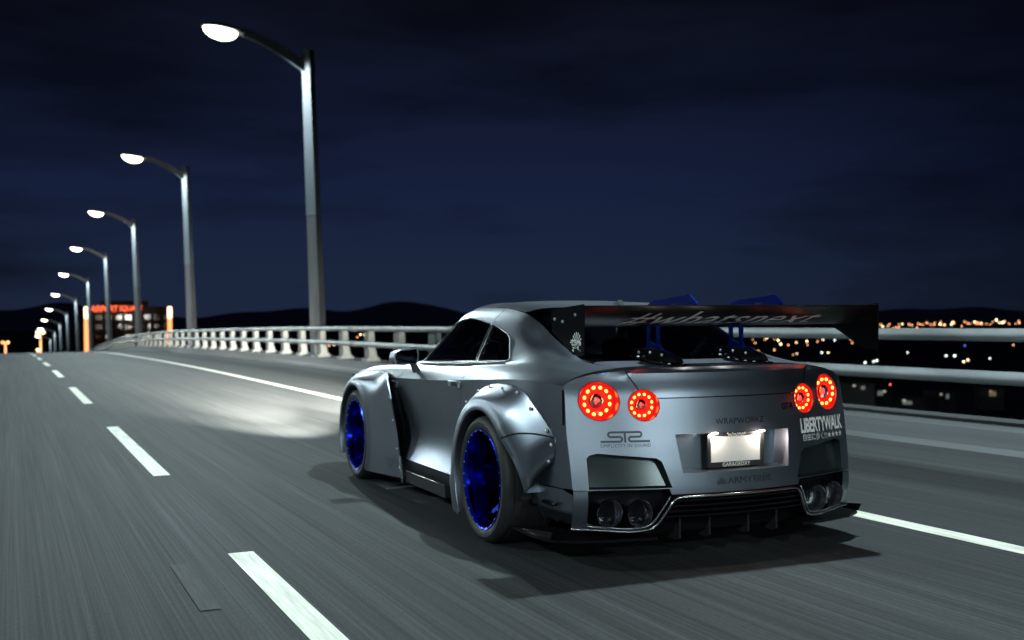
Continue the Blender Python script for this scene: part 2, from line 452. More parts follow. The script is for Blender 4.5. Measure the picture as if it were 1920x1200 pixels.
# ------------------------------------------------------------------ street lamps
def lamp_meshes():
    out = {}
    bm = bmesh.new()
    tube(bm, [(0, 0, 0), (-0.12, 0, 4.4)], [0.243, 0.211], 4); out['pole_base'] = (bm, M_poleB, 0)
    bm = bmesh.new(); box(bm, (0, 0, 0.02), (0.62, 0.62, 0.05), bevel=0.01); tube(bm, [(0, 0, 0.04), (0, 0, 0.5)], [0.25, 0.235], 8)
    out['base_flange'] = (bm, M_poleA, 0)
    bm = bmesh.new(); tube(bm, [(-0.118, 0, 4.36), (-0.12, 0, 4.46), (-0.245, 0, 8.55)], [0.23, 0.224, 0.186], 4); out['pole_upper'] = (bm, M_poleA, 0)
    bm = bmesh.new(); tube(bm, [(-0.24, 0, 8.5), (-0.262, 0, 9.15)], [0.211, 0.192], 4); out['pole_cap'] = (bm, M_poleA, 0)
    bm = bmesh.new()
    pts = []; rr = []
    for i in range(9):
        t = i / 8; pts.append((-0.28 - 1.85 * t, 0, 8.62 + 0.86 * (1 - (1 - t)**1.4))); rr.append(0.17 - 0.06 * t)
    n = 4; rings = []
    for (x, y, z), r in zip(pts, rr):
        rings.append([bm.verts.new((x, sy * 0.085, z + sz * r)) for sy, sz in ((-1, -1), (1, -1), (1, 1), (-1, 1))])
    for i in range(8):
        for q in range(4): bm.faces.new((rings[i][q], rings[i][(q+1) % 4], rings[i+1][(q+1) % 4], rings[i+1][q]))
    bm.faces.new(rings[0][::-1]); bm.faces.new(rings[-1]); out['arm'] = (bm, M_poleA, 0)
    bm = bmesh.new()
    bmesh.ops.create_uvsphere(bm, u_segments=20, v_segments=10, radius=1)
    for v in bm.verts:
        v.co.z = v.co.z * (0.16 if v.co.z > 0 else 0.02)
        v.co.x = v.co.x * 0.62 - 2.66; v.co.y *= 0.40; v.co.z += 9.50 - .12 * (v.co.x + 2.66)
    out['lamp_head'] = (bm, M_housing, 1)
    bm = bmesh.new()
    bmesh.ops.create_uvsphere(bm, u_segments=20, v_segments=10, radius=1)
    for v in bm.verts:
        v.co.z = v.co.z * (0.01 if v.co.z > 0 else 0.27)
        v.co.x = v.co.x * 0.48 - 2.74; v.co.y *= 0.36; v.co.z += 9.48 - .12 * (v.co.x + 2.66)
    out['lens'] = (bm, M_lampglass, 1)
    res = {}
    for kname, (b, m, sm) in out.items():
        for v in b.verts:
            if v.co.z > 1: v.co.z -= .268
        bmesh.ops.recalc_face_normals(b, faces=b.faces)
        me = bpy.data.meshes.new(kname); b.to_mesh(me); b.free(); me.materials.append(m)
        if sm: me.shade_smooth()
        res[kname] = me
    return res
LM = lamp_meshes()
for side_, n in [(1, q) for q in range(-2, 11)] + [(-1, q) for q in range(-2, 6)]:  # far barrier row is unseen, added to light the car's left side
    y = (26.0 + 24.4 * (n - 1) if n > 0 else 0.25 + 24.4 * n) + (0 if side_ > 0 else 9.0)
    t = empty('street_lamp', (4.80 if side_ > 0 else -18.5, y, float(zr(y)) + 0.270))
    if side_ < 0: t.rotation_euler = (0, 0, math.pi)
    ordn = {1: 'nearest', 2: 'second', 3: 'third', 4: 'fourth', 5: 'fifth', 6: 'sixth', 7: 'seventh', 8: 'eighth', 9: 'ninth', 10: 'tenth'}
    if n >= 1: l = ('first lit street lamp ahead of the car on the railing side' if n == 1 else '%s lit street lamp ahead of the car along the railing' % ordn[n])
    elif n == 0: l = 'lit street lamp standing alongside the silver car'
    else: l = ('lit street lamp just behind the silver car' if n == -1 else 'second lit street lamp behind the silver car')
    if side_ < 0: l = l.replace('railing side', 'far barrier side, added as fill light').replace('along the railing', 'along the far barrier, added as fill light').replace('the silver car', 'the silver car across the empty lanes, added as fill light')
    tag(t, l, 'street lamp', 'street lamps along the bridge railing' if side_ > 0 else 'added fill lamps along the far barrier')
    for kname, me in LM.items():
        o = bpy.data.objects.new(kname, me); COL.objects.link(o); o.parent = t
        if kname == 'lens': lens = o
    ld = bpy.data.lights.new('lamp_light', 'SPOT'); ld.energy = LAMP_W; ld.color = LAMP_COL; ld.spot_size = math.radians(178); ld.spot_blend = 0.12
    ld.shadow_soft_size = 0.14
    lo = bpy.data.objects.new('lamp_light', ld); COL.objects.link(lo); lo.parent = t; lo.location = (-2.74, 0, 8.73)
    lo.rotation_euler = (0, math.radians(4), 0)

# ------------------------------------------------------------------ the car
DYAW = math.radians(0.9633)
car = empty('sports_car', (0, 0, 0)); car.rotation_euler = (0, 0, -DYAW)
tag(car, 'silver widebody sports coupe with blue wheels, tall rear wing and lit round tail lights', 'car')

# longitudinal feature rows: (y, half width, z), y forward from the rear axle
ROWS = [
 [(3.72,.84,.14),(2.0,.89,.13),(.6,.90,.13),(-.3,.86,.17),(-.95,.80,.19)],
 [(3.72,.85,.22),(2.78,.90,.24),(2.0,.925,.27),(.6,.93,.27),(-.3,.905,.27),(-.8,.862,.27),(-.95,.83,.27)],
 [(3.72,.85,.30),(2.78,.90,.31),(2.0,.905,.315),(.6,.91,.315),(-.3,.915,.32),(-.8,.865,.33),(-.95,.83,.33)],
 [(3.72,.85,.48),(2.78,.92,.49),(2.0,.872,.46),(1.2,.866,.46),(.6,.885,.47),(-.3,.93,.49),(-.8,.867,.50),(-.95,.83,.50)],
 [(3.72,.83,.64),(2.78,.93,.68),(2.0,.893,.67),(1.2,.888,.67),(.6,.905,.69),(-.3,.938,.70),(-.8,.867,.70),(-.95,.83,.70)],
 [(3.72,.79,.72),(3.2,.88,.79),(2.78,.92,.815),(2.0,.915,.832),(1.1,.916,.854),(.5,.925,.884),(-.43,.92,.922),(-.8,.852,.900),(-.95,.81,.89)],
 [(3.72,.73,.745),(3.2,.83,.825),(2.78,.87,.86),(2.0,.875,.885),(1.1,.872,.900),(.5,.882,.925),(-.1,.874,.948),(-.43,.862,.952),(-.8,.812,.928),(-.95,.77,.915)],
 [(3.72,.66,.76),(3.2,.76,.845),(2.78,.80,.888),(2.3,.81,.915),(1.75,.803,.940),(1.1,.803,.953),(.5,.798,.978),(.15,.79,.994),(-.1,.785,.998),(-.43,.775,.985),(-.8,.735,.955),(-.95,.70,.945)],
 [(3.72,.58,.77),(3.2,.66,.865),(2.78,.68,.90),(2.2,.74,.925),(1.9,.775,.94),(1.75,.787,.95),(1.5,.758,1.03),(1.3,.742,1.085),(1.1,.735,1.10),(.8,.732,1.105),(.5,.728,1.10),(.2,.722,1.085),(-.1,.712,1.05),(-.35,.70,1.012),(-.55,.685,.99),(-.8,.665,.970),(-.95,.66,.962)],
 [(3.72,.5,.78),(3.2,.55,.88),(2.78,.56,.905),(2.2,.65,.94),(1.9,.72,.955),(1.75,.772,.962),(1.5,.712,1.11),(1.29,.655,1.245),(1.1,.648,1.262),(.75,.645,1.248),(.41,.652,1.205),(.18,.655,1.158),(-.07,.655,1.088),(-.3,.65,1.035),(-.45,.64,1.008),(-.8,.60,.977),(-.95,.585,.973)],
 [(3.72,.42,.79),(3.2,.44,.89),(2.78,.45,.915),(2.2,.56,.955),(1.95,.62,.97),(1.75,.655,1.055),(1.5,.62,1.19),(1.29,.575,1.305),(1.1,.568,1.326),(.75,.568,1.32),(.41,.58,1.288),(.18,.588,1.232),(-.07,.598,1.135),(-.30,.602,1.055),(-.42,.595,1.018),(-.55,.575,1.0),(-.8,.53,.985),(-.95,.51,.982)],
 [(3.72,.22,.80),(3.2,.22,.90),(2.78,.23,.93),(2.2,.30,.972),(2.02,.33,.985),(1.75,.34,1.13),(1.5,.32,1.255),(1.29,.3,1.338),(1.1,.3,1.362),(.75,.3,1.357),(.41,.3,1.335),(.13,.3,1.295),(-.07,.3,1.222),(-.3,.3,1.118),(-.44,.3,1.052),(-.52,.3,1.018),(-.6,.3,1.006),(-.8,.3,.995),(-.95,.3,.992)],
 [(3.72,0,.805),(3.2,0,.905),(2.78,0,.935),(2.2,0,.978),(2.05,0,.99),(1.75,0,1.165),(1.5,0,1.285),(1.29,0,1.352),(1.1,0,1.372),(.75,0,1.365),(.41,0,1.343),(.13,0,1.303),(-.07,0,1.232),(-.3,0,1.125),(-.44,0,1.057),(-.53,0,1.02),(-.6,0,1.009),(-.8,0,.998),(-.95,0,.995)],
]
RW = np.array([0, .12, .18, .36, .56, .74, .80, .89, 1.03, 1.20, 1.32, 1.62, 1.92])
CREASE = {1, 5, 7}
RX = [pchip([p[0] for p in r], [p[1] for p in r]) for r in ROWS]
RZ = [pchip([p[0] for p in r], [p[2] for p in r]) for r in ROWS]
def S(y, w):
    """body skin: station y, section parameter w -> half width x, height z"""
    y = np.asarray(y, float); w = np.clip(np.asarray(w, float), 0, RW[-1])
    res = []
    for FN in (RX, RZ):
        P = np.stack([f(y) for f in FN], -1)
        n = len(RW); d = np.diff(P, axis=-1) / np.diff(RW)
        mL = np.zeros_like(P); mR = np.zeros_like(P)
        for i in range(n):
            if i == 0: mL[..., i] = mR[..., i] = d[..., 0]
            elif i == n - 1: mL[..., i] = mR[..., i] = (0 if FN is RZ else d[..., -1])
            elif i in CREASE: mL[..., i] = d[..., i-1]; mR[..., i] = d[..., i]
            else:
                h0, h1 = RW[i] - RW[i-1], RW[i+1] - RW[i]
                m = (d[..., i-1] * h1 + d[..., i] * h0) / (h0 + h1); mL[..., i] = mR[..., i] = m
        i = np.clip(np.searchsorted(RW, w) - 1, 0, n - 2)
        h = RW[i+1] - RW[i]; t = (w - RW[i]) / h
        g = lambda A, ii: np.take_along_axis(A, ii[..., None], -1)[..., 0]
        res.append((2*t**3-3*t**2+1)*g(P, i) + (t**3-2*t**2+t)*h*g(mR, i) + (-2*t**3+3*t**2)*g(P, i+1) + (t**3-t**2)*h*g(mL, i+1))
    return res[0], res[1]
_wg = np.linspace(0, RW[-1], 400)
def wz(y, z):
    """section parameter where the side of the body at station y reaches height z"""
    _, Z = S(np.full(400, y), _wg); i = int(np.argmax(Z >= z))
    if Z[-1] < z: return RW[-1]
    if i == 0: return 0.0
    return _wg[i-1] + (_wg[i] - _wg[i-1]) * (z - Z[i-1]) / (Z[i] - Z[i-1])
def wx(y, x):
    X, _ = S(np.full(400, y), _wg); i = 399
    while i > 0 and X[i-1] <= x: i -= 1
    return _wg[i]
def sx(y, z): return float(S(np.array([y]), np.array([wz(y, z)]))[0][0])

yc = pchip([.15,.25,.35,.45,.57,.70,.80,.86,.93,.965,.985,.995,1.05], [-.965,-.995,-1.012,-1.004,-.988,-.968,-.953,-.943,-.916,-.905,-.922,-.932,-.935])
def Rf(x, z): return yc(z) + .27 * np.asarray(x)**2
def yend(w):
    lo, hi = -1.1, -.5
    for _ in range(40):
        m = (lo + hi) / 2; X, Z = S(np.array([m]), np.array([w]))
        if m - float(Rf(X[0], Z[0])) > 0: hi = m
        else: lo = m
    return (lo + hi) / 2
WEND = np.concatenate([np.linspace(0, .74, 25), np.linspace(.75, 1.92, 60)])
YEND = np.array([yend(w) for w in WEND])
XE, ZE = S(YEND, WEND)

def skin_panel(name, outline, holes=(), m=M_paint, both=True, centre=False, step=.03, off=0.0, sides=('L', 'R'), sharp=32, parent=None):
    arr, tri = cdt_panel(outline, list(holes), step, [RW[i] for i in range(1, 12)])
    X, Z = S(arr[:, 0], arr[:, 1]); Y = arr[:, 0]
    if off:
        e = 1e-3
        Xa, Za = S(Y + e, arr[:, 1]); Xb, Zb = S(Y, np.minimum(arr[:, 1] + e, RW[-1] + 0)); Xc, Zc = S(Y, arr[:, 1] - e)
        ta = np.stack([Xa - X, np.full_like(X, e), Za - Z], -1); tb = np.stack([Xb - Xc, np.zeros_like(X), Zb - Zc], -1)
        nn = np.cross(ta, tb); nn /= np.linalg.norm(nn, axis=1)[:, None] + 1e-9
        sgn = np.sign((nn * np.stack([X, 0 * X, Z - .5], -1)).sum(-1, keepdims=True)); nn *= np.where(sgn == 0, 1, sgn)
        X = X + nn[:, 0] * off; Y = Y + nn[:, 1] * off; Z = Z + nn[:, 2] * off
    objs = []
    if centre:
        V = np.concatenate([np.stack([-X, Y, Z], -1), np.stack([X, Y, Z], -1)]); n = len(X)
        bm = bmesh.new(); vs_ = [bm.verts.new(v) for v in V]
        for f in tri:
            bm.faces.new([vs_[i] for i in f]); bm.faces.new([vs_[i + n] for i in f[::-1]])
        bmesh.ops.remove_doubles(bm, verts=bm.verts, dist=2e-4)
        objs.append(bmobj(name, bm, m, parent or car, angle=sharp))
    else:
        for sd in sides:
            s = -1 if sd == 'L' else 1
            bm = bmesh.new(); vs_ = [bm.verts.new((s * a, b, c)) for a, b, c in zip(X, Y, Z)]
            for f in tri: bm.faces.new([vs_[i] for i in f])
            bmesh.ops.recalc_face_normals(bm, faces=bm.faces)
            # outward normals
            cs = sum((f.normal.x * f.calc_area() for f in bm.faces))
            if cs * s < 0: bmesh.ops.reverse_faces(bm, faces=bm.faces)
            objs.append(bmobj(name, bm, m, parent or car, angle=sharp, fix=False))
    return objs

G = 0.0028                                             # half of a shut line
# side polygons in (y, z)
def side(pts, step=.05): return [(y, wz(y, z)) for y, z in dens(pts, step)]
def side_open(pts, step=.05): return [(y, wz(y, z)) for y, z in dens(pts, step, closed=False)]
def circ(cy, cz, r, n=48): return [(cy + r * math.cos(2*math.pi*i/n), cz + r * math.sin(2*math.pi*i/n)) for i in range(n)]

ARCH_R = [(y, wz(y, max(z, .135))) for y, z in circ(0, .353, .415)]
belt = lambda y: float(RZ[7](y))
# door: from the sill to the belt
def door_edge_rear(z): return float(np.interp(z, [.13, .234, .58, .878, .96, 1.02], [.86, .841, .735, .56, .635, .665]))
def door_edge_front(z): return float(np.interp(z, [.13, .30, .60, .85, .96], [1.80, 1.80, 1.84, 1.87, 1.84]))
zs_r = np.linspace(.275, .965, 24)
door_o = [(door_edge_rear(z) + G, wz(door_edge_rear(z), z)) for z in zs_r]
door_o += [(y, RW[7] - .002) for y in np.linspace(.655, 1.80, 20)]
door_o += [(door_edge_front(z) - G, wz(door_edge_front(z), z)) for z in np.linspace(.93, .275, 20)]
doors = skin_panel('door', door_o)
# sill below the doors
skin_panel('sill', side([(1.95, .135), (1.95, .268), (.5, .268), (.5, .135)]), m=M_satin)
# side glass
gl_front = [(1.665, .958), (1.555, 1.05), (1.41, 1.15), (1.30, 1.232), (1.24, 1.25), (1.1, 1.258), (.9, 1.242), (.712, 1.220), (.690, 1.10), (.676, .990), (1.1, .972)]
gl_rear = [(.682, 1.217), (.54, 1.190), (.385, 1.152), (.36, 1.140), (.28, 1.083), (.18, 1.015), (.195, 1.006), (.646, .991), (.660, 1.10)]
ybp = lambda w: float(np.interp(w, [RW[7], RW[9] - .03, RW[10]], [.661, .697, .70]))
def w_poly(pts): return side(pts, .04)
P_front, P_rear = w_poly(gl_front), w_poly(gl_rear)
def grow(poly, d):
    a = np.array(poly); c = a.mean(0); v = a - c; return [tuple(c + q * (1 + d / np.linalg.norm(q))) for q in v]
for nm, pl in (('side_window', P_front), ('quarter_window', P_rear)):
    skin_panel(nm, grow(pl, .008), m=M_glass, off=-.007, sharp=None)
# window surround: roof rail, pillars, cut by the two panes
rail_o = [(1.80, RW[7] + .004)] + [(ybp(w) + G, w) for w in np.linspace(RW[7] + .004, RW[10], 14)]
rail_o += [(y, RW[10]) for y in np.linspace(.76, 1.27, 12)] + [(y, RW[10] - max(0, (y - 1.27)) / .5 * .13) for y in np.linspace(1.30, 1.77, 14)]
skin_panel('window_surround', rail_o, [P_front], step=.022)
# quarter panel with C pillar, rear arch cut out, ends on the rear corner crease
i0 = int(np.argmin(abs(WEND - wz(-.78, .39))))
end_c = [(YEND[i] + .001, WEND[i]) for i in range(i0, len(WEND)) if WEND[i] <= RW[10] - .01]
qo = [(-.72, wz(-.72, .39)), (-.5, wz(-.5, .39))] + side_open([(-.45, .27), (.45, .27)], .1)
qo += [(door_edge_rear(z) - G, wz(door_edge_rear(z), z)) for z in np.linspace(.275, .955, 22)]
qo += [(ybp(w) - G, w) for w in np.linspace(RW[7] + .004, RW[10], 14)]
qo += [(y, RW[10]) for y in np.linspace(.66, -.40, 26)]
qo += [(y, RW[10] - .004) for y in np.linspace(-.44, -.80, 9)]
qo += end_c[::-1]
quarters = skin_panel('quarter_panel', qo, [ARCH_R, P_rear], step=.025)
# lower rear corner behind the wheel
lo_c = [(YEND[i] + .001, WEND[i]) for i in range(0, i0)]
skin_panel('bumper_side', [(-.45, wz(-.45, .20)), (-.45, wz(-.45, .384)), (-.72, wz(-.72, .384))] + [(a, b) for a, b in lo_c[::-1] if b > .03], m=M_paint)
skin_panel('door_pillar', [(ybp(w) + .013, w) for w in np.linspace(RW[7] + .02, wz(.70, 1.218), 10)] + [(ybp(w) - .013, w) for w in np.linspace(wz(.70, 1.218), RW[7] + .02, 10)], m=M_black, off=.002)
# roof, hood, front wings, deck
roof_o = [(y, RW[10] + .006) for y in np.linspace(1.24, .40, 18)] + [(.36, RW[10] + .03), (.27, RW[11]), (.25, RW[12])] + [(1.33, RW[12]), (1.31, RW[11]), (1.26, RW[10] + .03)]
skin_panel('roof', roof_o, centre=True)
ws_o = [(1.30, RW[10] + .006)] + [(y, RW[10] - (y - 1.27) / .5 * .13 + .006) for y in np.linspace(1.34, 1.80, 10)] + [(1.96, RW[10] + .05), (2.02, RW[11]), (2.05, RW[12]), (1.338, RW[12]), (1.318, RW[11]), (1.268, RW[10] + .03)]
skin_panel('windscreen', ws_o, m=M_glass, centre=True, off=-.004)
rw_o = [(.39, RW[10] + .008)] + [(y, RW[10] + .012) for y in np.linspace(.33, -.36, 16)] + [(-.46, RW[10] + .06), (-.52, RW[11]), (-.53, RW[12]), (.242, RW[12]), (.262, RW[11]), (.352, RW[10] + .03)]
skin_panel('rear_window', rw_o, m=M_glass, centre=True, off=-.004)
skin_panel('hood', [(1.98, RW[10] + .05), (2.04, RW[11]), (2.07, RW[12]), (3.62, RW[12]), (3.55, RW[11]), (3.45, RW[9] + .03), (2.3, RW[9] + .03)], centre=True)
ARCH_F = [(y, wz(y, max(z, .135))) for y, z in circ(2.78, .353, .415)]
wing_o = [(3.5, .03), (1.86, .03)] + [(door_edge_front(z) + G, wz(door_edge_front(z), z)) for z in np.linspace(.275, .93, 16)] + [(1.81, RW[7] + .01), (1.80, RW[10] - .14), (1.97, RW[10] + .04), (2.3, RW[9] + .02), (3.44, RW[9] + .02)]
skin_panel('front_wing', wing_o, [ARCH_F])

# rear face panels in (x, z)
def rear_geo(outline, holes, step, off=0.0):
    arr, tri = cdt_panel(outline, list(holes), step)
    V = np.stack([arr[:, 0], Rf(arr[:, 0], arr[:, 1]) - off, arr[:, 1]], -1); return V, tri
def rear_panel(name, outline, holes=(), m=M_paint, step=.025, off=0.0, parent=None):
    V, tri = rear_geo(outline, holes, step, off)
    bm = bmesh.new(); vs_ = [bm.verts.new(v) for v in V]
    for f in tri: bm.faces.new([vs_[i] for i in f])
    bmesh.ops.recalc_face_normals(bm, faces=bm.faces)
    if sum(f.normal.y for f in bm.faces) > 0: bmesh.ops.reverse_faces(bm, faces=bm.faces)
    return bmobj(name, bm, m, parent or car, angle=40, fix=False)
def disc(cx, cz, r, n=40): return [(cx + r * math.cos(2*math.pi*i/n), cz + r * math.sin(2*math.pi*i/n)) for i in range(n)]
LO, LI = (.713, .829, .098), (.497, .805, .079)
lampholes = [disc(s * a, b, r) for s in (-1, 1) for a, b, r in (LO, LI)]
REC = [(-.35, .655), (.35, .655), (.325, .461), (-.325, .461)]
def mir(p): return [(-x, z) for x, z in p][::-1]
POCK = [(-.790, .392), (-.793, .545), (-.780, .560), (-.743, .570), (-.455, .540), (-.430, .522), (-.385, .392)]
# boundary between lid and bumper: diagonal to the inner lamp, then along z=.838
lid_c = [(-.565, .975), (-.552, .952), (-.516, .885), (-.49, .845), (-.45, .838), (.45, .838), (.49, .845), (.516, .885), (.552, .952), (.565, .975)]
top = [(-XE[i], ZE[i]) for i in range(len(WEND)) if WEND[i] >= wz(-.78, .39)]
topL = [p for p in top if p[0] <= -.567]; topM = [p for p in top if p[0] > -.563]
lidz = topM + [(-x, z) for x, z in topM[::-1][1:]]
g = .0028
lid_poly = [(lidz[0][0], lidz[0][1] - .0005)] + lidz[1:-1] + [(lidz[-1][0], lidz[-1][1] - .0005)] + [(x * (1 - .004), z + g) for x, z in lid_c[::-1][1:-1]]
bump = topL + [(x * 1.004, z - g) for x, z in lid_c[1:-1]] + mir(topL)
bump += [(.862, .388), (.40, .388), (.39, .358), (-.39, .358), (-.40, .388), (-.862, .388)]
rear_panel('rear_bumper', bump, lampholes + [REC, POCK, mir(POCK)])
# lid: rear face plus deck in one mesh
V1, T1 = rear_geo(lid_poly, lampholes, .025)
deck_o = [(-.545, RW[12]), (-.535, RW[11]), (-.475, RW[10] + .06), (-.50, RW[10] + .006)] + [(y, RW[10] + .003) for y in np.linspace(-.55, -.78, 6)]
deck_o += [(YEND[i], WEND[i]) for i in range(len(WEND)) if WEND[i] > RW[10] + .004]
arr, tri = cdt_panel(deck_o, [], .025, [RW[11]])
X, Z = S(arr[:, 0], arr[:, 1])
bm = bmesh.new()
vs_ = [bm.verts.new(v) for v in V1]
for f in T1: bm.faces.new([vs_[i] for i in f])
for s in (-1, 1):
    vv = [bm.verts.new((s * a, b, c)) for a, b, c in zip(X, arr[:, 0], Z)]
    for f in tri: bm.faces.new([vv[i] for i in f])
bmesh.ops.remove_doubles(bm, verts=bm.verts, dist=6e-4)
lid = bmobj('trunk_lid', bm, M_paint, car, angle=35)

def recess(name, outline, depth, m_floor, m_wall, shrink=.94, floor_step=.04, tilt=0.0, parent=None):
    """pocket sunk into the rear face: walls from the rim to an inset floor"""
    c = np.array(outline).mean(0)
    rim = dens(outline, .03); inn = [tuple(c + (np.array(p) - c) * shrink) for p in rim]
    bm = bmesh.new()
    dz = lambda z: depth + tilt * (z - c[1])
    A = [bm.verts.new((x, float(Rf(x, z)) + .001, z)) for x, z in rim]
    B = [bm.verts.new((x, float(Rf(x, z)) + dz(z), z)) for x, z in inn]
    n = len(A)
    for i in range(n): bm.faces.new((A[i], A[(i+1) % n], B[(i+1) % n], B[i]))
    w = bmobj(name, bm, m_wall, parent or car, angle=35)
    arr, tri = cdt_panel(inn, [], floor_step)
    V = [(x, float(Rf(x, z)) + dz(z), z) for x, z in arr]
    f = mesh(name + '_floor', V, tri, m_floor, w, angle=40)
    return w, f
pr, pf = recess('plate_recess', REC, .085, M_paint, M_paint, .90, tilt=-.1)
M_pocket = mat('pocket_dark_paint', (0.03, 0.038, 0.038), 0.25, 0.5)
recess('vent_pocket', POCK, .05, M_pocket, M_pocket, .93, tilt=.15); recess('vent_pocket', mir(POCK), .05, M_pocket, M_pocket, .93, tilt=.15)

def stroke(pts, w):
    """polyline drawn with constant width -> quads in 2D"""
    P = [np.array(p, float) for p in pts]; L = []; Rr = []
    for i, p in enumerate(P):
        a = P[max(i-1, 0)]; b = P[min(i+1, len(P)-1)]; d = (b - a) / np.linalg.norm(b - a); nrm = np.array([-d[1], d[0]])
        k = w / 2
        L.append(p + nrm * k); Rr.append(p - nrm * k)
    return L + Rr, [(i, i + 1, len(P) + i + 1, len(P) + i) for i in range(len(P) - 1)]
# number plate and frame
py = float(Rf(0, .565)) + .052
bm = bmesh.new(); prism(bm, [(-.163, .482), (-.150, .474), (.174, .474), (.186, .482), (.186, .640), (.174, .650), (-.150, .650), (-.163, .640)], py - .016, py, 'y', [[(-.143, .500), (.166, .500), (.166, .633), (-.143, .633)]])
pfm = bmobj('plate_frame', bm, M_satin, car)
bm = bmesh.new(); box(bm, (.0115, py - .004, .565), (.322, .006, .148)); mesh_plate = bmobj('number_plate', bm, M_plate, car)
def flat_text(name, body, cx, cz, w, h, y, m, parent, **kw):
    V, Fc = text_geo(body, **kw); V = fit_text(V, w, h)
    return mesh(name, [(cx + a, y, cz + b) for a, b in V], Fc, m, parent)
flat_text('frame_lettering', 'GARAGEDXY', .0115, .487, .17, .021, py - .0175, M_white, pfm)
sq = [(-.045 + .115 * t_, .641 + .0065 * math.sin(t_ * 47) + .003 * math.sin(t_ * 21 + 1)) for t_ in np.linspace(0, 1, 70)]
a_, b_ = stroke(sq, .0028); mesh('frame_script', [(x, py - .0175, z) for x, z in a_], b_, M_white, pfm)
# plate lamps
for x in (-.13, .16):
    bm = bmesh.new(); box(bm, (x, py - .030, .653), (.036, .016, .010), bevel=.003)
    pl = bmobj('plate_lamp', bm, mat('plate_lamp_lit', (1, .9, .8), .3, emis=(1, .82, .70), estr=5.0), car)
    ld = bpy.data.lights.new('plate_light', 'POINT'); ld.energy = 1.0; ld.color = (1, .84, .74); ld.shadow_soft_size = .015
    lo = bpy.data.objects.new('plate_light', ld); COL.objects.link(lo); lo.parent = pl; lo.location = (x, py - .040, .643)

# lettering wrapped on the rear face
def rear_text(name, body, cx, cz, w, h, m, parent=None, rot=0.0, **kw):
    V, Fc = text_geo(body, **kw); V = fit_text(V, w, h)
    a = math.cos(rot), math.sin(rot)
    P = [(cx + p[0] * a[0] - p[1] * a[1], cz + p[0] * a[1] + p[1] * a[0]) for p in V]
    return mesh(name, [(x, float(Rf(x, z)) - .0022, z) for x, z in P], Fc, m, parent or car)
rear_text('brand_lettering', 'SIMPLICITY IN SOUND', -.602, .607, .245, .017, M_darkvinyl, spacing=1.1)
def arc(cx, cz, r, a0, a1, n=8): return [(cx + r * math.cos(math.radians(a0 + (a1-a0)*i/n)), cz + r * math.sin(math.radians(a0 + (a1-a0)*i/n))) for i in range(n + 1)]
lv, lf = [], []
for pts in ([(-.722, .627), (-.632, .627)] + arc(-.630, .6385, .0115, -90, 90) + [(-.672, .650)] + arc(-.672, .6615, .0115, 270, 90) + [(-.604, .673), (-.536, .673)] + arc(-.534, .6615, .0115, 90, -90) + [(-.574, .650)] + arc(-.574, .6385, .0115, 90, 270) + [(-.482, .627)],
            [(-.604, .670), (-.604, .622)]):
    a, b = stroke(pts, .0105); s0 = len(lv); lv += a; lf += [tuple(i + s0 for i in f) for f in b]
mesh('brand_emblem', [(x, float(Rf(x, z)) - .0022, z) for x, z in lv], lf, M_darkvinyl, car)
rear_text('sponsor_lettering', 'LIBERTYWALK', .640, .660, .385, .078, M_white, offset=.03, spacing=.92)
rear_text('sponsor_lettering', '自由に歩く!!!★★★★', .638, .597, .36, .040, M_white)
rear_text('sponsor_lettering', 'WRAPWORKZ', .03, .712, .30, .030, M_faint, spacing=1.05)
rear_text('sponsor_lettering', 'ARMYTRIX', .055, .413, .27, .032, M_faint)
mesh('sponsor_emblem', [(x, float(Rf(x, z)) - .0022, z) for x, z in ((-.14, .396), (-.085, .396), (-.085, .412), (-.1125, .432), (-.14, .412))], [(0, 1, 2, 3, 4)], M_faint, car)
rear_text('model_badge', 'GT-R', .36, .772, .085, .034, M_black, offset=.02)

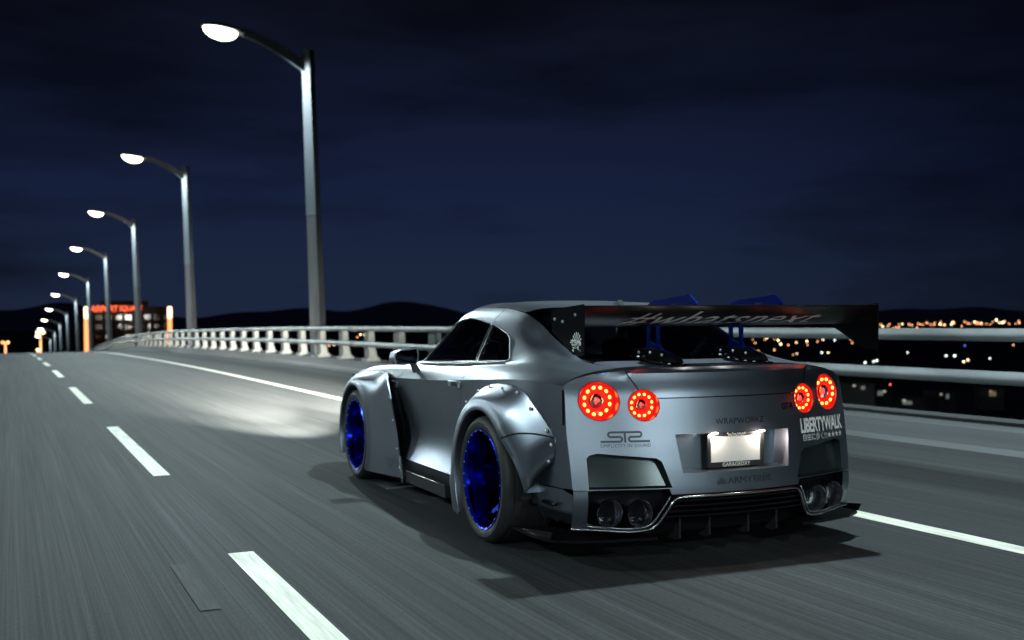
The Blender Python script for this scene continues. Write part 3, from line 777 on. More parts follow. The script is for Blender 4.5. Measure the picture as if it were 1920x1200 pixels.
# tail lights
def tail_light(cx, cz, r, nled):
    y0 = float(Rf(cx, cz)); ya = y0 - .004
    s = 1 if cx > 0 else -1
    bm = bmesh.new()                                           # bezel and deep red wall
    n = 40
    A = [bm.verts.new((cx + r * math.cos(2*math.pi*i/n), float(Rf(cx + r * math.cos(2*math.pi*i/n), cz + r * math.sin(2*math.pi*i/n))) - .003, cz + r * math.sin(2*math.pi*i/n))) for i in range(n)]
    fl = lambda a, b: y0 + .030 + .18 * s * (a - cx) * .9         # floor follows the car's curved tail
    B = [bm.verts.new((cx + .93 * r * math.cos(2*math.pi*i/n), fl(cx + .93 * r * math.cos(2*math.pi*i/n), 0), cz + .93 * r * math.sin(2*math.pi*i/n))) for i in range(n)]
    for i in range(n): bm.faces.new((A[i], A[(i+1) % n], B[(i+1) % n], B[i]))
    tl = bmobj('tail_light', bm, M_lenswall, car, smooth=True)
    bm = bmesh.new()
    rings = []
    for q, dd in ((.94, .0), (.84, -.006), (.66, -.008), (.48, -.004), (.36, .004)):
        rings.append([bm.verts.new((cx + q * r * math.cos(2*math.pi*i/n), fl(cx + q * r * math.cos(2*math.pi*i/n), 0) + dd, cz + q * r * math.sin(2*math.pi*i/n))) for i in range(n)])
    for a, b in zip(rings, rings[1:]):
        for i in range(n): bm.faces.new((a[i], a[(i+1) % n], b[(i+1) % n], b[i]))
    bmobj('lens', bm, M_lens, tl, smooth=True)
    bm = bmesh.new(); bmesh.ops.create_icosphere(bm, subdivisions=2, radius=1)
    for v in bm.verts:
        j = 1 + .13 * math.sin(v.co.x * 23 + v.co.z * 31) * math.cos(v.co.z * 19)
        x, z = cx + v.co.x * r * .37 * j, cz + v.co.z * r * .37 * j
        v.co = Vector((x, fl(x, z) - .004 + v.co.y * .012 * j, z))
    bmobj('reflector', bm, M_chrome, tl)
    bm = bmesh.new(); bmesh.ops.create_uvsphere(bm, u_segments=10, v_segments=6, radius=1)
    lm = bpy.data.meshes.new('led')
    for v in bm.verts: v.co.x *= r * .115; v.co.z *= r * .095; v.co.y *= .004
    bm.to_mesh(lm); bm.free(); lm.materials.append(M_led); lm.shade_smooth()
    for i in range(nled):
        a = 2 * math.pi * (i + .5) / nled
        o = bpy.data.objects.new('led', lm); COL.objects.link(o); o.parent = tl
        x, z = cx + .70 * r * math.cos(a), cz + .70 * r * math.sin(a); o.location = (x, fl(x, z) - .0095, z); o.rotation_euler = (0, -a + math.pi / 2, 0)
    ld = bpy.data.lights.new('tail_glow', 'POINT'); ld.energy = .14 if r > .09 else .10; ld.color = (1, .03, .015); ld.shadow_soft_size = .03
    lo = bpy.data.objects.new('tail_glow', ld); COL.objects.link(lo); lo.parent = tl; lo.location = (cx, y0 - .03, cz)
    bm = bmesh.new(); lathe(bm, [(-.002, r * 1.02), (-.006, r * 1.0), (-.002, r * .975)], (0, 0, 0), 'y', 40)
    for v in bm.verts:
        v.co = Vector((cx + v.co.x, float(Rf(cx + v.co.x, cz + v.co.z)) + v.co.y, cz + v.co.z))
    bmobj('bezel', bm, mat('lens_rim_red', (.4, .02, .03), .12, coat=1.0), tl, smooth=True)
for s in (-1, 1):
    tail_light(s * LO[0], LO[1], LO[2], 12); tail_light(s * LI[0], LI[1], LI[2], 12)
    # slim side reflector
skin_panel('side_marker', side([(-.735, .71), (-.75, .71), (-.735, .885), (-.72, .885)]), m=M_black, off=.003)

# lower rear: exhaust housings, diffuser, trim, winglets
HOUS = [(-.790, .384), (-.405, .384), (-.383, .350), (-.47, .205), (-.50, .186), (-.60, .180), (-.745, .196), (-.785, .225)]
for s in (-1, 1):
    H = HOUS if s < 0 else mir(HOUS)
    hw, hf = recess('exhaust_housing', H, .075, M_carbon, M_carbon, .97)
    for ex, ez in ((-.692, .272), (-.545, .268)):
        x = -s * ex; y1 = float(Rf(x, ez)) - .006
        bm = bmesh.new()
        lathe(bm, [(y1 + .16, .062), (y1 + .012, .069), (y1, .0715), (y1 - .004, .0695), (y1 + .002, .0645), (y1 + .09, .052), (y1 + .095, .034), (y1 + .30, .033)], (x, 0, ez), 'y', 36)
        tp = bmobj('exhaust_tip', bm, M_steel, car, angle=50)
        bm = bmesh.new(); lathe(bm, [(y1 + .0905, .034), (y1 + .085, .037), (y1 + .0905, .040)], (x, 0, ez), 'y', 24); bmobj('inner_pipe', bm, M_chrome, tp, smooth=True)
    # body coloured corner block outside the exhaust
    ci = [(s * -1 * a, b) for a, b in [(-.862, .384), (-.796, .384), (-.792, .225), (-.752, .196), (-.862, .200)]]
    rear_panel('bumper_corner', ci if s > 0 else ci, m=M_paint)
def rear_path_tube(name, pts, r, m, off=.008, parent=None):
    P = dens(pts, .02, closed=False); bm = bmesh.new()
    # round the corners a little
    A = np.array(P)
    for _ in range(3):
        B = A.copy(); B[1:-1] = (A[:-2] + 2 * A[1:-1] + A[2:]) / 4; A = B
    tube(bm, [(x, float(Rf(x, z)) - off, z) for x, z in A], r, 8)
    return bmobj(name, bm, m, parent or car, smooth=True)
half = [(-.866, .192), (-.772, .188), (-.593, .172), (-.49, .180), (-.455, .205), (-.378, .345)]
path = half + [(-x, z) for x, z in half[::-1]]
rear_path_tube('diffuser_trim', path, .0075, M_trim, .012)
half2 = [(-.79, .205), (-.60, .188), (-.505, .194), (-.478, .213), (-.40, .352)]
rear_path_tube('diffuser_trim', half2, .006, M_trim, .006); rear_path_tube('diffuser_trim', [(-x, z) for x, z in half2], .006, M_trim, .006)
bm = bmesh.new()
arr, tri = cdt_panel([(-.376, .352), (.376, .352), (.46, .20), (.48, .15), (-.48, .15), (-.46, .20)], [], .05)
mesh('diffuser', [(x, float(Rf(x, z)) + .09, z) for x, z in arr], tri, M_carbon, car, smooth=True)
for z, hwid in ((.325, .385), (.298, .40), (.271, .415), (.244, .43)):
    bm = bmesh.new(); n = 24
    prof = [(-.0, .004), (.07, .002), (.07, -.006), (-.0, -.004)]
    rings = []
    for i in range(n + 1):
        x = -hwid + 2 * hwid * i / n; y = float(Rf(x, z)) - .002
        rings.append([bm.verts.new((x, y + a, z + b)) for a, b in prof])
    for i in range(n):
        for q in range(4): bm.faces.new((rings[i][q], rings[i][(q+1) % 4], rings[i+1][(q+1) % 4], rings[i+1][q]))
    bmobj('diffuser_slat', bm, M_carbon, car)
for x in (-.30, -.12, .12, .30):
    bm = bmesh.new(); prism(bm, [(-.90, .235), (-.55, .24), (-.55, .13), (-.86, .105), (-.90, .12)], x - .006, x + .006, 'x'); bmobj('diffuser_fin', bm, M_under, car)
bm = bmesh.new(); prism(bm, [(-.55, .15), (.55, .15), (.60, .5), (-.60, .5)], .0, .01, 'y'); 
bmesh.ops.transform(bm, matrix=Matrix.Translation((0, -.62, 0)), verts=bm.verts); bmobj('rear_undertray', bm, M_under, car)
for s in (-1, 1):                                             # flat splitter blades under each rear corner
    bm = bmesh.new()
    prism(bm, [(s * .985, -.30), (s * .99, -.62), (s * .955, -.77), (s * .84, -.845), (s * .62, -.90), (s * .45, -.93), (s * .45, -.60), (s * .80, -.42)], .128, .142, 'z'); bl = bmobj('rear_splitter', bm, M_carbon, car)
    bm = bmesh.new(); prism(bm, [(-.40, .142), (-.76, .142), (-.79, .185), (-.60, .165)], s * .962, s * .970, 'x'); bmobj('blade_fence', bm, M_carbon, bl)
    for yy, zz in ((-.58, .30), (-.57, .215)):
        bm = bmesh.new(); xx = sx(yy, zz); box(bm, (s * (xx + .004), yy - .02, zz), (.03, .15, .014), Matrix.Rotation(.08 * s, 4, 'Z'), bevel=.004); bmobj('side_vent', bm, M_black, car)

# bolt on wheel arches
def bolt_mesh():
    bm = bmesh.new(); lathe(bm, [(0, .0085), (.004, .008), (.0065, .005), (.007, .0005)], (0, 0, 0), 'x', 8)
    me = bpy.data.meshes.new('bolt'); bm.to_mesh(me); bm.free(); me.materials.append(mat('bolt_zinc', (0.55, 0.57, 0.6), 0.4, 0.6)); me.shade_smooth(); return me
BOLT = bolt_mesh()
def flare(cy, cz, xl0, rl0, bound, th0, th1, proud=None, open_=None, bolts=(), seam=None):
    xl, rl = xl0, rl0
    ths = np.array([b[0] for b in bound], float); by = pchip(ths, [b[1] for b in bound]); bz = pchip(ths, [b[2] for b in bound])
    N = 90; TH = np.linspace(th0, th1, N)
    band = .042; pts_ = {}
    for s in (-1, 1):
        bm = bmesh.new(); grid = []
        for th in TH:
            a = math.radians(th); ca, sa = math.cos(a), math.sin(a)
            yb, zb = float(by(th)), max(float(bz(th)), .12)
            xb = sx(yb, max(zb, .14)) + .004
            if proud and th > proud[0]: xb = xb + (proud[1] - xb) * (lambda q_: q_ * q_ * (3 - 2 * q_))(min(1, (th - proud[0]) / 26.0))
            k_ = min(1.0, max(0.0, (th - open_[0]) / (open_[1] - open_[0]))) if open_ else 0.0
            rl = rl0 + (.125 * k_ * k_ * (1.6 - .6 * k_)); xl = xl0 - .05 * k_
            rr = math.hypot(yb - cy, zb - cz); b2 = min(band, max(.008, (rr - rl) * .5))
            row = []
            row.append((xl - .16, cy + (rl + .01) * ca, cz + (rl + .01) * sa))
            row.append((xl - .006, cy + rl * ca, cz + rl * sa)); row.append((xl + .001, cy + (rl + .004) * ca, cz + (rl + .004) * sa))
            row.append((xl + .004, cy + (rl + b2 * .5) * ca, cz + (rl + b2 * .5) * sa))
            p0 = (cy + (rl + b2) * ca, cz + (rl + b2) * sa); row.append((xl - .006, *p0))
            x0 = xl - .010
            for q in np.linspace(0.08, 1, 14):
                row.append((xb + (x0 - xb) * math.cos(q * math.pi / 2) ** 1.12, p0[0] + (yb - p0[0]) * q, p0[1] + (zb - p0[1]) * q))
            row.append((xb - .008, yb, zb))
            if s < 0: pts_[th] = row
            grid.append([bm.verts.new((s * x, y, max(z, .10))) for x, y, z in row])
        for i in range(N - 1):
            for j in range(len(grid[0]) - 1):
                try: bm.faces.new((grid[i][j], grid[i][j+1], grid[i+1][j+1], grid[i+1][j]))
                except ValueError: pass
        fl = bmobj('wheel_arch_flare', bm, M_paint, car, angle=38)
        for th in bolts:
            yb, zb = float(by(th)), float(bz(th)); a = math.radians(th)
            d = np.array([cy - yb, cz - zb]); d /= np.linalg.norm(d)
            yy, zz = yb + d[0] * .018, zb + d[1] * .018
            q = 1 - .018 / max(.05, math.hypot(yb - cy, zb - cz) - rl - band)
            xb = sx(yb, zb) + .004
            if proud and th > proud[0] + 26: xb = proud[1]
            x = xb + (xl - .01 - xb) * max(0, math.cos(q * math.pi / 2)) ** 1.12
            o = bpy.data.objects.new('bolt', BOLT); COL.objects.link(o); o.parent = fl; o.location = (s * x, yy, zz); o.scale = (1.3, 1.3, 1.3)
            if s < 0: o.rotation_euler = (0, 0, math.pi)
            o.rotation_euler.y = 0
        if seam:
            keys = sorted(pts_); path_ = []
            for q in np.linspace(0, 1, 16):
                th = seam[0] + (seam[1] - seam[0]) * q; j_ = min(max(int(np.searchsorted(keys, th)), 1), len(keys) - 1); g_ = (th - keys[j_-1]) / (keys[j_] - keys[j_-1]); rw = (1 - g_) * np.array(pts_[keys[j_-1]]) + g_ * np.array(pts_[keys[j_]]); f_ = 2 + q * (len(rw) - 4); i_ = int(f_); f_ -= i_
                path_.append(tuple((1 - f_) * np.array(rw[i_]) + f_ * np.array(rw[min(i_ + 1, len(rw) - 1)])))
            bm = bmesh.new(); tube(bm, [(s * (a + .0005), b, c) for a, b, c in path_], .0045, 6); bmobj('flare_seam', bm, M_under, fl, smooth=True)
bR = [(-38, .80, .10), (0, .74, .40), (20, .66, .56), (40, .555, .69), (62, .36, .80), (80, .17, .862), (97, -.02, .888), (115, -.20, .888), (130, -.36, .862), (143, -.49, .79), (153, -.60, .71), (161, -.675, .63), (169, -.67, .55), (176, -.62, .48), (183, -.45, .35)]
flare(0, .353, 1.045, .386, bR, -36, 181, open_=(134, 181), seam=(139, 160), bolts=(5, 30, 55, 75, 92, 110, 128, 143, 156, 163, 172))
bF = [(-30, 3.5, .16), (0, 3.5, .40), (30, 3.40, .60), (60, 3.12, .77), (90, 2.75, .845), (120, 2.28, .862), (138, 2.02, .862), (150, 1.95, .79), (165, 1.86, .65), (180, 1.78, .50), (200, 1.69, .29), (216, 1.62, .14)]
flare(2.78, .353, 1.005, .386, bF, -28, 215, proud=(122, .972), bolts=(100, 120, 147, 160, 176, 195, 208))
# split line of the rear arch and black sheet painting the shaded gap behind the front arch
skin_panel('slot_shade', side([(2.2, .76), (1.915, .76), (1.885, .55), (1.83, .36), (1.75, .33), (1.80, .30), (2.1, .34)]), m=M_under, off=.004)
for s in (-1, 1):
    bm = bmesh.new(); x = sx(1.95, .785); box(bm, (s * (x + .010), 1.965, .787), (.022, .17, .05), Matrix.Rotation(-.03 * s, 4, 'Z'), bevel=.008); fb = bmobj('fender_badge', bm, M_trim, car, angle=40)
    bm = bmesh.new(); box(bm, (s * (x + .022), 1.985, .787), (.004, .055, .032)); box(bm, (s * (x + .022), 1.925, .793), (.004, .035, .012)); bmobj('badge_inlay', bm, M_black, fb)
    bm = bmesh.new(); x = sx(.70, .847); box(bm, (s * (x + .006), .70, .850), (.020, .205, .046), Matrix.Rotation(.02 * s, 4, 'Z'), bevel=.009); dh = bmobj('door_handle', bm, M_trim, doors[0 if s < 0 else 1], angle=40)
    bm = bmesh.new(); box(bm, (s * (x + .017), .675, .850), (.004, .10, .028)); bmobj('handle_recess', bm, M_black, dh)
    # slim sill blade
    bm = bmesh.new(); prism(bm, [(1.60, .195), (.84, .195), (.82, .18), (.82, .125), (1.62, .125), (1.62, .18)], s * .88, s * .948, 'x'); sk = bmobj('side_skirt', bm, M_under, car)
    bm = bmesh.new(); tube(bm, [(s * .946, 1.60, .201), (s * .946, .85, .201)], .007, 8); bmobj('skirt_edge', bm, M_trim, sk, smooth=True)
    bm = bmesh.new(); prism(bm, [(1.686, .30), (1.674, .30), (1.617, .12), (1.629, .12)], s * .965, s * .978, 'x'); bmobj('arch_edge_strip', bm, M_trim, car)
    # belt moulding
    bm = bmesh.new(); pts = [(s * (float(RX[7](y)) + .004), y, float(RZ[7](y)) + .006) for y in np.linspace(1.72, .22, 24)]; tube(bm, pts, .006, 8); bmobj('belt_moulding', bm, M_trim, car, smooth=True)
    # thin bright frame around the panes
    for pl, nm in ((P_front, 'window_trim'), (P_rear, 'window_trim')):
        pp = dens(pl, .03); A = np.array(pp); X, Z = S(A[:, 0], A[:, 1]); bm = bmesh.new()
        pts = [(s * (a + .001), b, c) for a, b, c in zip(X, A[:, 0], Z)]; tube(bm, pts + pts[:1], .0035, 6, cap=False); bmobj(nm, bm, M_trim, car, smooth=True)
    # mirrors
    bm = bmesh.new(); bmesh.ops.create_cube(bm, size=1.0); bmesh.ops.subdivide_edges(bm, edges=bm.edges, cuts=4, use_grid_fill=True)
    for v in bm.verts:
        x, y, z = v.co * 2
        k = (1 - .22 * y * y if y > 0 else 1)
        rx = x * (1 - .12 * z * z) * k; rz = z * (1 - .25 * max(0, x * s) ** 2) * k
        v.co = Vector((s * .968 + rx * .088, 1.60 + y * .085, .999 + rz * .055 + .012 * x * s * -1))
    mr_ = bmobj('door_mirror', bm, M_paint, car, angle=50)
    bm = bmesh.new(); prism(bm, [(s * .968 - s * -1 * .070, .947), (s * .968 + s * -1 * .070, .952), (s * .968 + s * -1 * .080, 1.0), (s * .968 + s * -1 * .070, 1.050), (s * .968 - s * -1 * .066, 1.036), (s * .968 - s * -1 * .080, 1.0)], 1.508, 1.512, 'y'); bmobj('mirror_glass', bm, mat('mirror_glass', (.02, .02, .025), .08, 1.0), mr_)
    bm = bmesh.new(); prism(bm, [(s * .93, .955), (s * .895, .955), (s * .86, .885), (s * .90, .885)], 1.52, 1.58, 'y'); bmobj('mirror_foot', bm, M_satin, mr_)
    # decal on the lower front arch
    V, Fc = text_geo('CRITICAL\nFOCUS', offset=.01); V = fit_text(V, .16, .07)
    mesh('fender_lettering', [(s * .9985, 1.82 - s * -1 * a * 1.0 if s > 0 else 1.82 - a, .235 + b) for a, b in V], Fc, M_darkvinyl, car)

# wheels
def wheel(cx, cy, s, width, name='wheel'):
    R_, rr = .353, .281
    o = lambda a: s * (cx - a)
    bm = bmesh.new()
    lathe(bm, [(o(.012), .272), (o(.004), .283), (o(-.003), .300), (o(-.004), .318), (o(.006), .337), (o(.022), .348), (o(.040), .3525), (o(.055), .3515), (o(.058), .348), (o(.066), .348), (o(.069), .352), (o(width * .5), .353), (o(width - .07), .352), (o(width - .067), .348), (o(width - .059), .348), (o(width - .056), .3515), (o(width - .02), .348), (o(width), .32), (o(width - .01), .272)], (0, cy, .353), 'x', 72)
    w = bmobj('wheel', bm, M_rubber, car, angle=30)
    bm = bmesh.new()
    lathe(bm, [(o(.010), .276), (o(.002), rr), (o(-.001), .277), (o(.002), .270), (o(.020), .266)], (0, cy, .353), 'x', 72)
    rm = bmobj('rim', bm, M_blue, w, angle=40)
    bm = bmesh.new()
    lathe(bm, [(o(.020), .266), (o(.05), .255), (o(.16), .246), (o(.21), .240)], (0, cy, .353), 'x', 72)
    bmobj('barrel', bm, M_barrel, w, angle=40)
    bm = bmesh.new(); lathe(bm, [(o(.21), .240), (o(.225), .20), (o(.232), .05), (o(.232), .001)], (0, cy, .353), 'x', 48); bmobj('brake_disc', bm, M_face, w, angle=40)
    for k in range(10):
        bm = bmesh.new(); a = 2 * math.pi * (k + .3) / 10
        pts = [(.155, .055, .016), (.165, .12, .011), (.150, .19, .010), (.115, .240, .014)]
        rings = []
        for d, r, hw in pts:
            ring = []
            for q, dd in ((-hw, 0), (hw, 0), (hw, .02), (-hw, .02)):
                u, v = r, q; ring.append(bm.verts.new((o(d + dd), cy + u * math.cos(a) - v * math.sin(a), .353 + u * math.sin(a) + v * math.cos(a))))
            rings.append(ring)
        for i in range(3):
            for q in range(4): bm.faces.new((rings[i][q], rings[i][(q+1) % 4], rings[i+1][(q+1) % 4], rings[i+1][q]))
        bm.faces.new(rings[0]); bm.faces.new(rings[-1][::-1]); bmobj('spoke', bm, M_bluedark, w)
    bm = bmesh.new(); lathe(bm, [(o(.20), .075), (o(.15), .07), (o(.135), .05), (o(.13), .03), (o(.13), .001)], (0, cy, .353), 'x', 28); bmobj('hub', bm, M_bluedark, w, angle=40)
    for k in range(24):
        a = 2 * math.pi * k / 24
        b = bpy.data.objects.new('rim_bolt', BOLT); COL.objects.link(b); b.parent = w; b.location = (o(.004), cy + .2715 * math.cos(a), .353 + .2715 * math.sin(a)); b.scale = (.7, .5, .5)
        if s < 0: b.rotation_euler = (0, 0, math.pi)
    bm = bmesh.new(); rg = []
    for d, rad in ((.06, .425), (.36, .425), (.37, .05)):
        rg.append([bm.verts.new((o(d), cy + rad * math.cos(math.radians(t_)), .353 + rad * math.sin(math.radians(t_)))) for t_ in np.linspace(-8, 188, 30)])
    for a_, b_ in zip(rg, rg[1:]):
        for i in range(29): bm.faces.new((a_[i], a_[i+1], b_[i+1], b_[i]))
    bmobj('wheel_well', bm, M_under, car, smooth=True)
for s in (-1, 1):
    wheel(1.033, 0.0, s, .315); wheel(.990, 2.78, s, .285)

# rear wing
AX = [( -.680, 1.222), (-.684, 1.214), (-.70, 1.207), (-.74, 1.203), (-.80, 1.207), (-.87, 1.224), (-.94, 1.257), (-1.008, 1.302), (-1.012, 1.307), (-1.006, 1.309), (-.94, 1.276), (-.87, 1.252), (-.80, 1.239), (-.74, 1.233), (-.70, 1.230)]
bm = bmesh.new(); n = 36; rings = []
for i in range(n + 1):
    x = -.895 + 1.79 * i / n
    rings.append([bm.verts.new((x, y, z)) for y, z in AX])
for i in range(n):
    for q in range(len(AX)): bm.faces.new((rings[i][q], rings[i][(q+1) % len(AX)], rings[i+1][(q+1) % len(AX)], rings[i+1][q]))
wingo = bmobj('rear_wing', bm, M_carbon, car, angle=50)
und = pchip([-1.008, -.94, -.87, -.80, -.74, -.70], [1.302, 1.257, 1.224, 1.207, 1.203, 1.207])
V, Fc = text_geo('#whatsnext', shear=.55, spacing=1.05); V = fit_text(V, 1.22, .110); V, Fc = slice_text(V, Fc, 12)
mesh('wing_lettering', [(-.02 + a, -.905 - b * 1.25, float(und(-.905 - b * 1.25)) - .002) for a, b in V], Fc, M_greyvinyl, wingo)
for s in (-1, 1):
    bm = bmesh.new(); prism(bm, [(-.655, 1.285), (-.66, 1.18), (-.72, 1.155), (-.86, 1.085), (-.90, 1.068), (-1.0, 1.064), (-1.015, 1.075), (-1.02, 1.305), (-1.012, 1.315), (-.80, 1.302)], s * .895, s * .901, 'x')
    ep = bmobj('end_plate', bm, M_black, wingo)
    xo = s * .9025
    lv, lf = [], []
    for k in range(7):                                         # plain printed sunburst
        a0, a1 = math.radians(20 + k * 21), math.radians(28 + k * 21); c0 = (-.945, 1.120)
        b0 = len(lv); lv += [(xo, c0[0] + .012 * math.cos(a0), c0[1] + .012 * math.sin(a0)), (xo, c0[0] + .055 * math.cos(a0), c0[1] + .06 * math.sin(a0)), (xo, c0[0] + .055 * math.cos(a1), c0[1] + .06 * math.sin(a1)), (xo, c0[0] + .012 * math.cos(a1), c0[1] + .012 * math.sin(a1))]; lf.append((b0, b0+1, b0+2, b0+3))
    for k in range(46):                                        # broken white brush marks
        yy = -.985 + .115 * rng.random(); z0 = 1.088 + .052 * rng.random(); l, wd = .006 + .014 * rng.random(), .003 + .004 * rng.random(); a = rng.random() * 3.14
        if z0 < 1.085 + max(0, (yy + .90)) * 1.6: continue
        b0 = len(lv); ca, sa = math.cos(a), math.sin(a)
        lv += [(xo, yy + u * l * ca - v * wd * sa, z0 + u * l * sa + v * wd * ca) for u, v in ((-.5, -.5), (.5, -.5), (.5, .5), (-.5, .5))]; lf.append((b0, b0+1, b0+2, b0+3))
    mesh('end_plate_print', lv, lf, M_white, ep)
    for yy, zz in ((-.70, 1.245), (-.79, 1.232), (-.93, 1.265)):
        b = bpy.data.objects.new('end_plate_bolt', BOLT); COL.objects.link(b); b.parent = ep; b.location = (s * .901, yy, zz)
        if s < 0: b.rotation_euler = (0, 0, math.pi)
    # swan neck stand: rises ahead of the blade and hooks over it
    outer = [(-.44, 1.022), (-.46, 1.05), (-.515, 1.075), (-.535, 1.11), (-.535, 1.25), (-.545, 1.315), (-.60, 1.338), (-.94, 1.362), (-.965, 1.36), (-1.03, 1.318), (-.99, 1.302), (-.90, 1.276), (-.80, 1.247), (-.70, 1.240), (-.665, 1.225), (-.655, 1.12), (-.675, 1.085), (-.80, 1.055), (-.85, 1.02), (-.85, 1.008), (-.44, 1.014)]
    hole1 = [(-.560, 1.12), (-.630, 1.10), (-.632, 1.22), (-.562, 1.24)]; hole2 = [(-.76, 1.275), (-.84, 1.29), (-.84, 1.325), (-.76, 1.318)]
    bm = bmesh.new(); prism(bm, outer, s * .265 - .006, s * .265 + .006, 'x', [hole1, hole2]); st = bmobj('wing_stand', bm, mat('stand_blue', (0.012, 0.035, 0.38), 0.2, 0.9), wingo)
    bm = bmesh.new(); prism(bm, [(-.36, 1.034), (-.42, 1.075), (-.52, 1.085), (-.70, 1.075), (-.84, 1.045), (-.87, 1.010), (-.60, 1.012), (-.40, 1.026)], s * .265 - .022, s * .265 + .022, 'x'); bmesh.ops.bevel(bm, geom=bm.edges[:], offset=.004, segments=1, affect='EDGES'); bmobj('stand_clamp', bm, M_black, st)
    bm = bmesh.new(); prism(bm, [(s * .265 - .05, -.36), (s * .265, -.33), (s * .265 + .05, -.36), (s * .265 + .055, -.86), (s * .265 - .055, -.86)], -.004, .004, 'z')
    bmesh.ops.subdivide_edges(bm, edges=bm.edges, cuts=4)
    for v in bm.verts:
        yy = v.co.y; z = max(1.013 if yy > -.55 else 0, float(S(np.array([yy]), np.array([wx(yy, abs(v.co.x))]))[1][0]) + .007) if yy < -.5 else 1.032
        v.co.z += z
    bmobj('stand_base', bm, M_black, st)
    for k in range(6):
        for dx in (-.04, .04):
            b = bpy.data.objects.new('stand_bolt', BOLT); COL.objects.link(b); b.parent = st; yy = -.42 - k * .08
            z = float(S(np.array([yy]), np.array([wx(yy, .265)]))[1][0]) + .010 if yy < -.5 else 1.035
            b.location = (s * .265 + dx, yy, z); b.rotation_euler = (0, -math.pi / 2, 0)
    for yy, zz in ((-.48, 1.06), (-.60, 1.06), (-.72, 1.05)):
        b = bpy.data.objects.new('stand_bolt', BOLT); COL.objects.link(b); b.parent = st; b.location = (s * .265 - .022, yy, zz); b.rotation_euler = (0, 0, math.pi)

# dark inner shell, floor, front end, cabin
def inner_shell():
    bm = bmesh.new()
    ys = np.linspace(-.70, 3.5, 60); ws = np.linspace(.05, RW[7] - .03, 12)
    for s in (-1, 1):
        grid = []
        for y in ys:
            X, Z = S(np.full(len(ws), y), ws); row = []
            for x, z in zip(X, Z): row.append(bm.verts.new((s * (x - .03), y, z)))
            grid.append(row)
        for i in range(len(ys) - 1):
            for j in range(len(ws) - 1):
                yy = (ys[i] + ys[i+1]) / 2; zz = grid[i][j].co.z
                if min(math.hypot(yy, zz - .35), math.hypot(yy - 2.78, zz - .35)) < .46: continue
                bm.faces.new((grid[i][j], grid[i+1][j], grid[i+1][j+1], grid[i][j+1]))
    box(bm, (0, 1.4, .135), (1.30, 4.3, .02)); box(bm, (0, -.45, .60), (1.4, .6, .6))
    return bmobj('inner_body', bm, M_under, car)
inner_shell()
bm = bmesh.new(); n = 20; rings = []                           # front bumper, out of sight from here
for z, yo in ((.14, .02), (.25, .06), (.40, .04), (.55, .0), (.70, -.06), (.80, -.12)):
    rings.append([bm.verts.new((x, 3.70 + yo - .30 * abs(x)**2.2 + 0.0, z)) for x in np.linspace(-.84, .84, n + 1)])
for a, b in zip(rings, rings[1:]):
    for i in range(n): bm.faces.new((a[i], a[i+1], b[i+1], b[i]))
bmobj('front_bumper', bm, M_paint, car, smooth=True)
M_head = mat('headlight_lit', (.9, .9, .9), .2, emis=(1, .97, .85), estr=6)
for s in (-1, 1):
    bm = bmesh.new(); bmesh.ops.create_uvsphere(bm, u_segments=16, v_segments=8, radius=1)
    for v in bm.verts: v.co = Vector((s * .68 + v.co.x * .09, 3.56 + v.co.y * .06, .70 + v.co.z * .05))
    hl = bmobj('headlight', bm, M_head, car, smooth=True)
    for pw_, sz_, pt_ in ((34000, 30, 2.2), (120000, 17, 1.5)):            # dipped and main beam
        ld = bpy.data.lights.new('headlight_beam', 'SPOT'); ld.energy = pw_; ld.color = (1.0, .98, .86); ld.spot_size = math.radians(sz_); ld.spot_blend = 1.0; ld.shadow_soft_size = .05
        lo = bpy.data.objects.new('headlight_beam', ld); COL.objects.link(lo); lo.parent = hl; lo.location = (s * .68, 3.70, .68)
        lo.rotation_euler = (math.radians(90 - pt_), 0, math.radians(-2))
M_int = mat('cabin_black', (.03, .03, .034), .6)
for s in (-1, 1):
    bm = bmesh.new(); box(bm, (s * .38, .95, .50), (.50, .52, .16), bevel=.05); box(bm, (s * .38, .66, .82), (.48, .14, .60), Matrix.Rotation(-.22, 4, 'X'), bevel=.05); box(bm, (s * .38, .575, 1.13), (.26, .10, .17), Matrix.Rotation(-.15, 4, 'X'), bevel=.04)
    bmobj('seat', bm, M_int, car, smooth=False)
bm = bmesh.new(); box(bm, (0, 1.72, .84), (1.45, .42, .20), bevel=.05); bmobj('dashboard', bm, M_int, car)
bm = bmesh.new(); lathe(bm, [(.0 + .016 * math.cos(a), .175 + .016 * math.sin(a)) for a in np.linspace(0, 2*math.pi, 9)[:-1]], (0, 0, 0), 'y', 32, close=True); box(bm, (0, 0, 0), (.32, .02, .04)); box(bm, (0, 0, -.08), (.04, .02, .16))
bmesh.ops.transform(bm, matrix=Matrix.Translation((-.38, 1.40, .93)) @ Matrix.Rotation(-.4, 4, 'X'), verts=bm.verts); bmobj('steering_wheel', bm, M_satin, car, smooth=True)
bm = bmesh.new(); box(bm, (0, .05, .90), (1.2, .7, .05)); bmobj('parcel_shelf', bm, M_int, car)
# roof aerial
bm = bmesh.new(); prism(bm, [(.20, 1.30), (.34, 1.33), (.24, 1.36)], -.014, .014, 'x'); bmobj('roof_aerial', bm, M_satin, car)

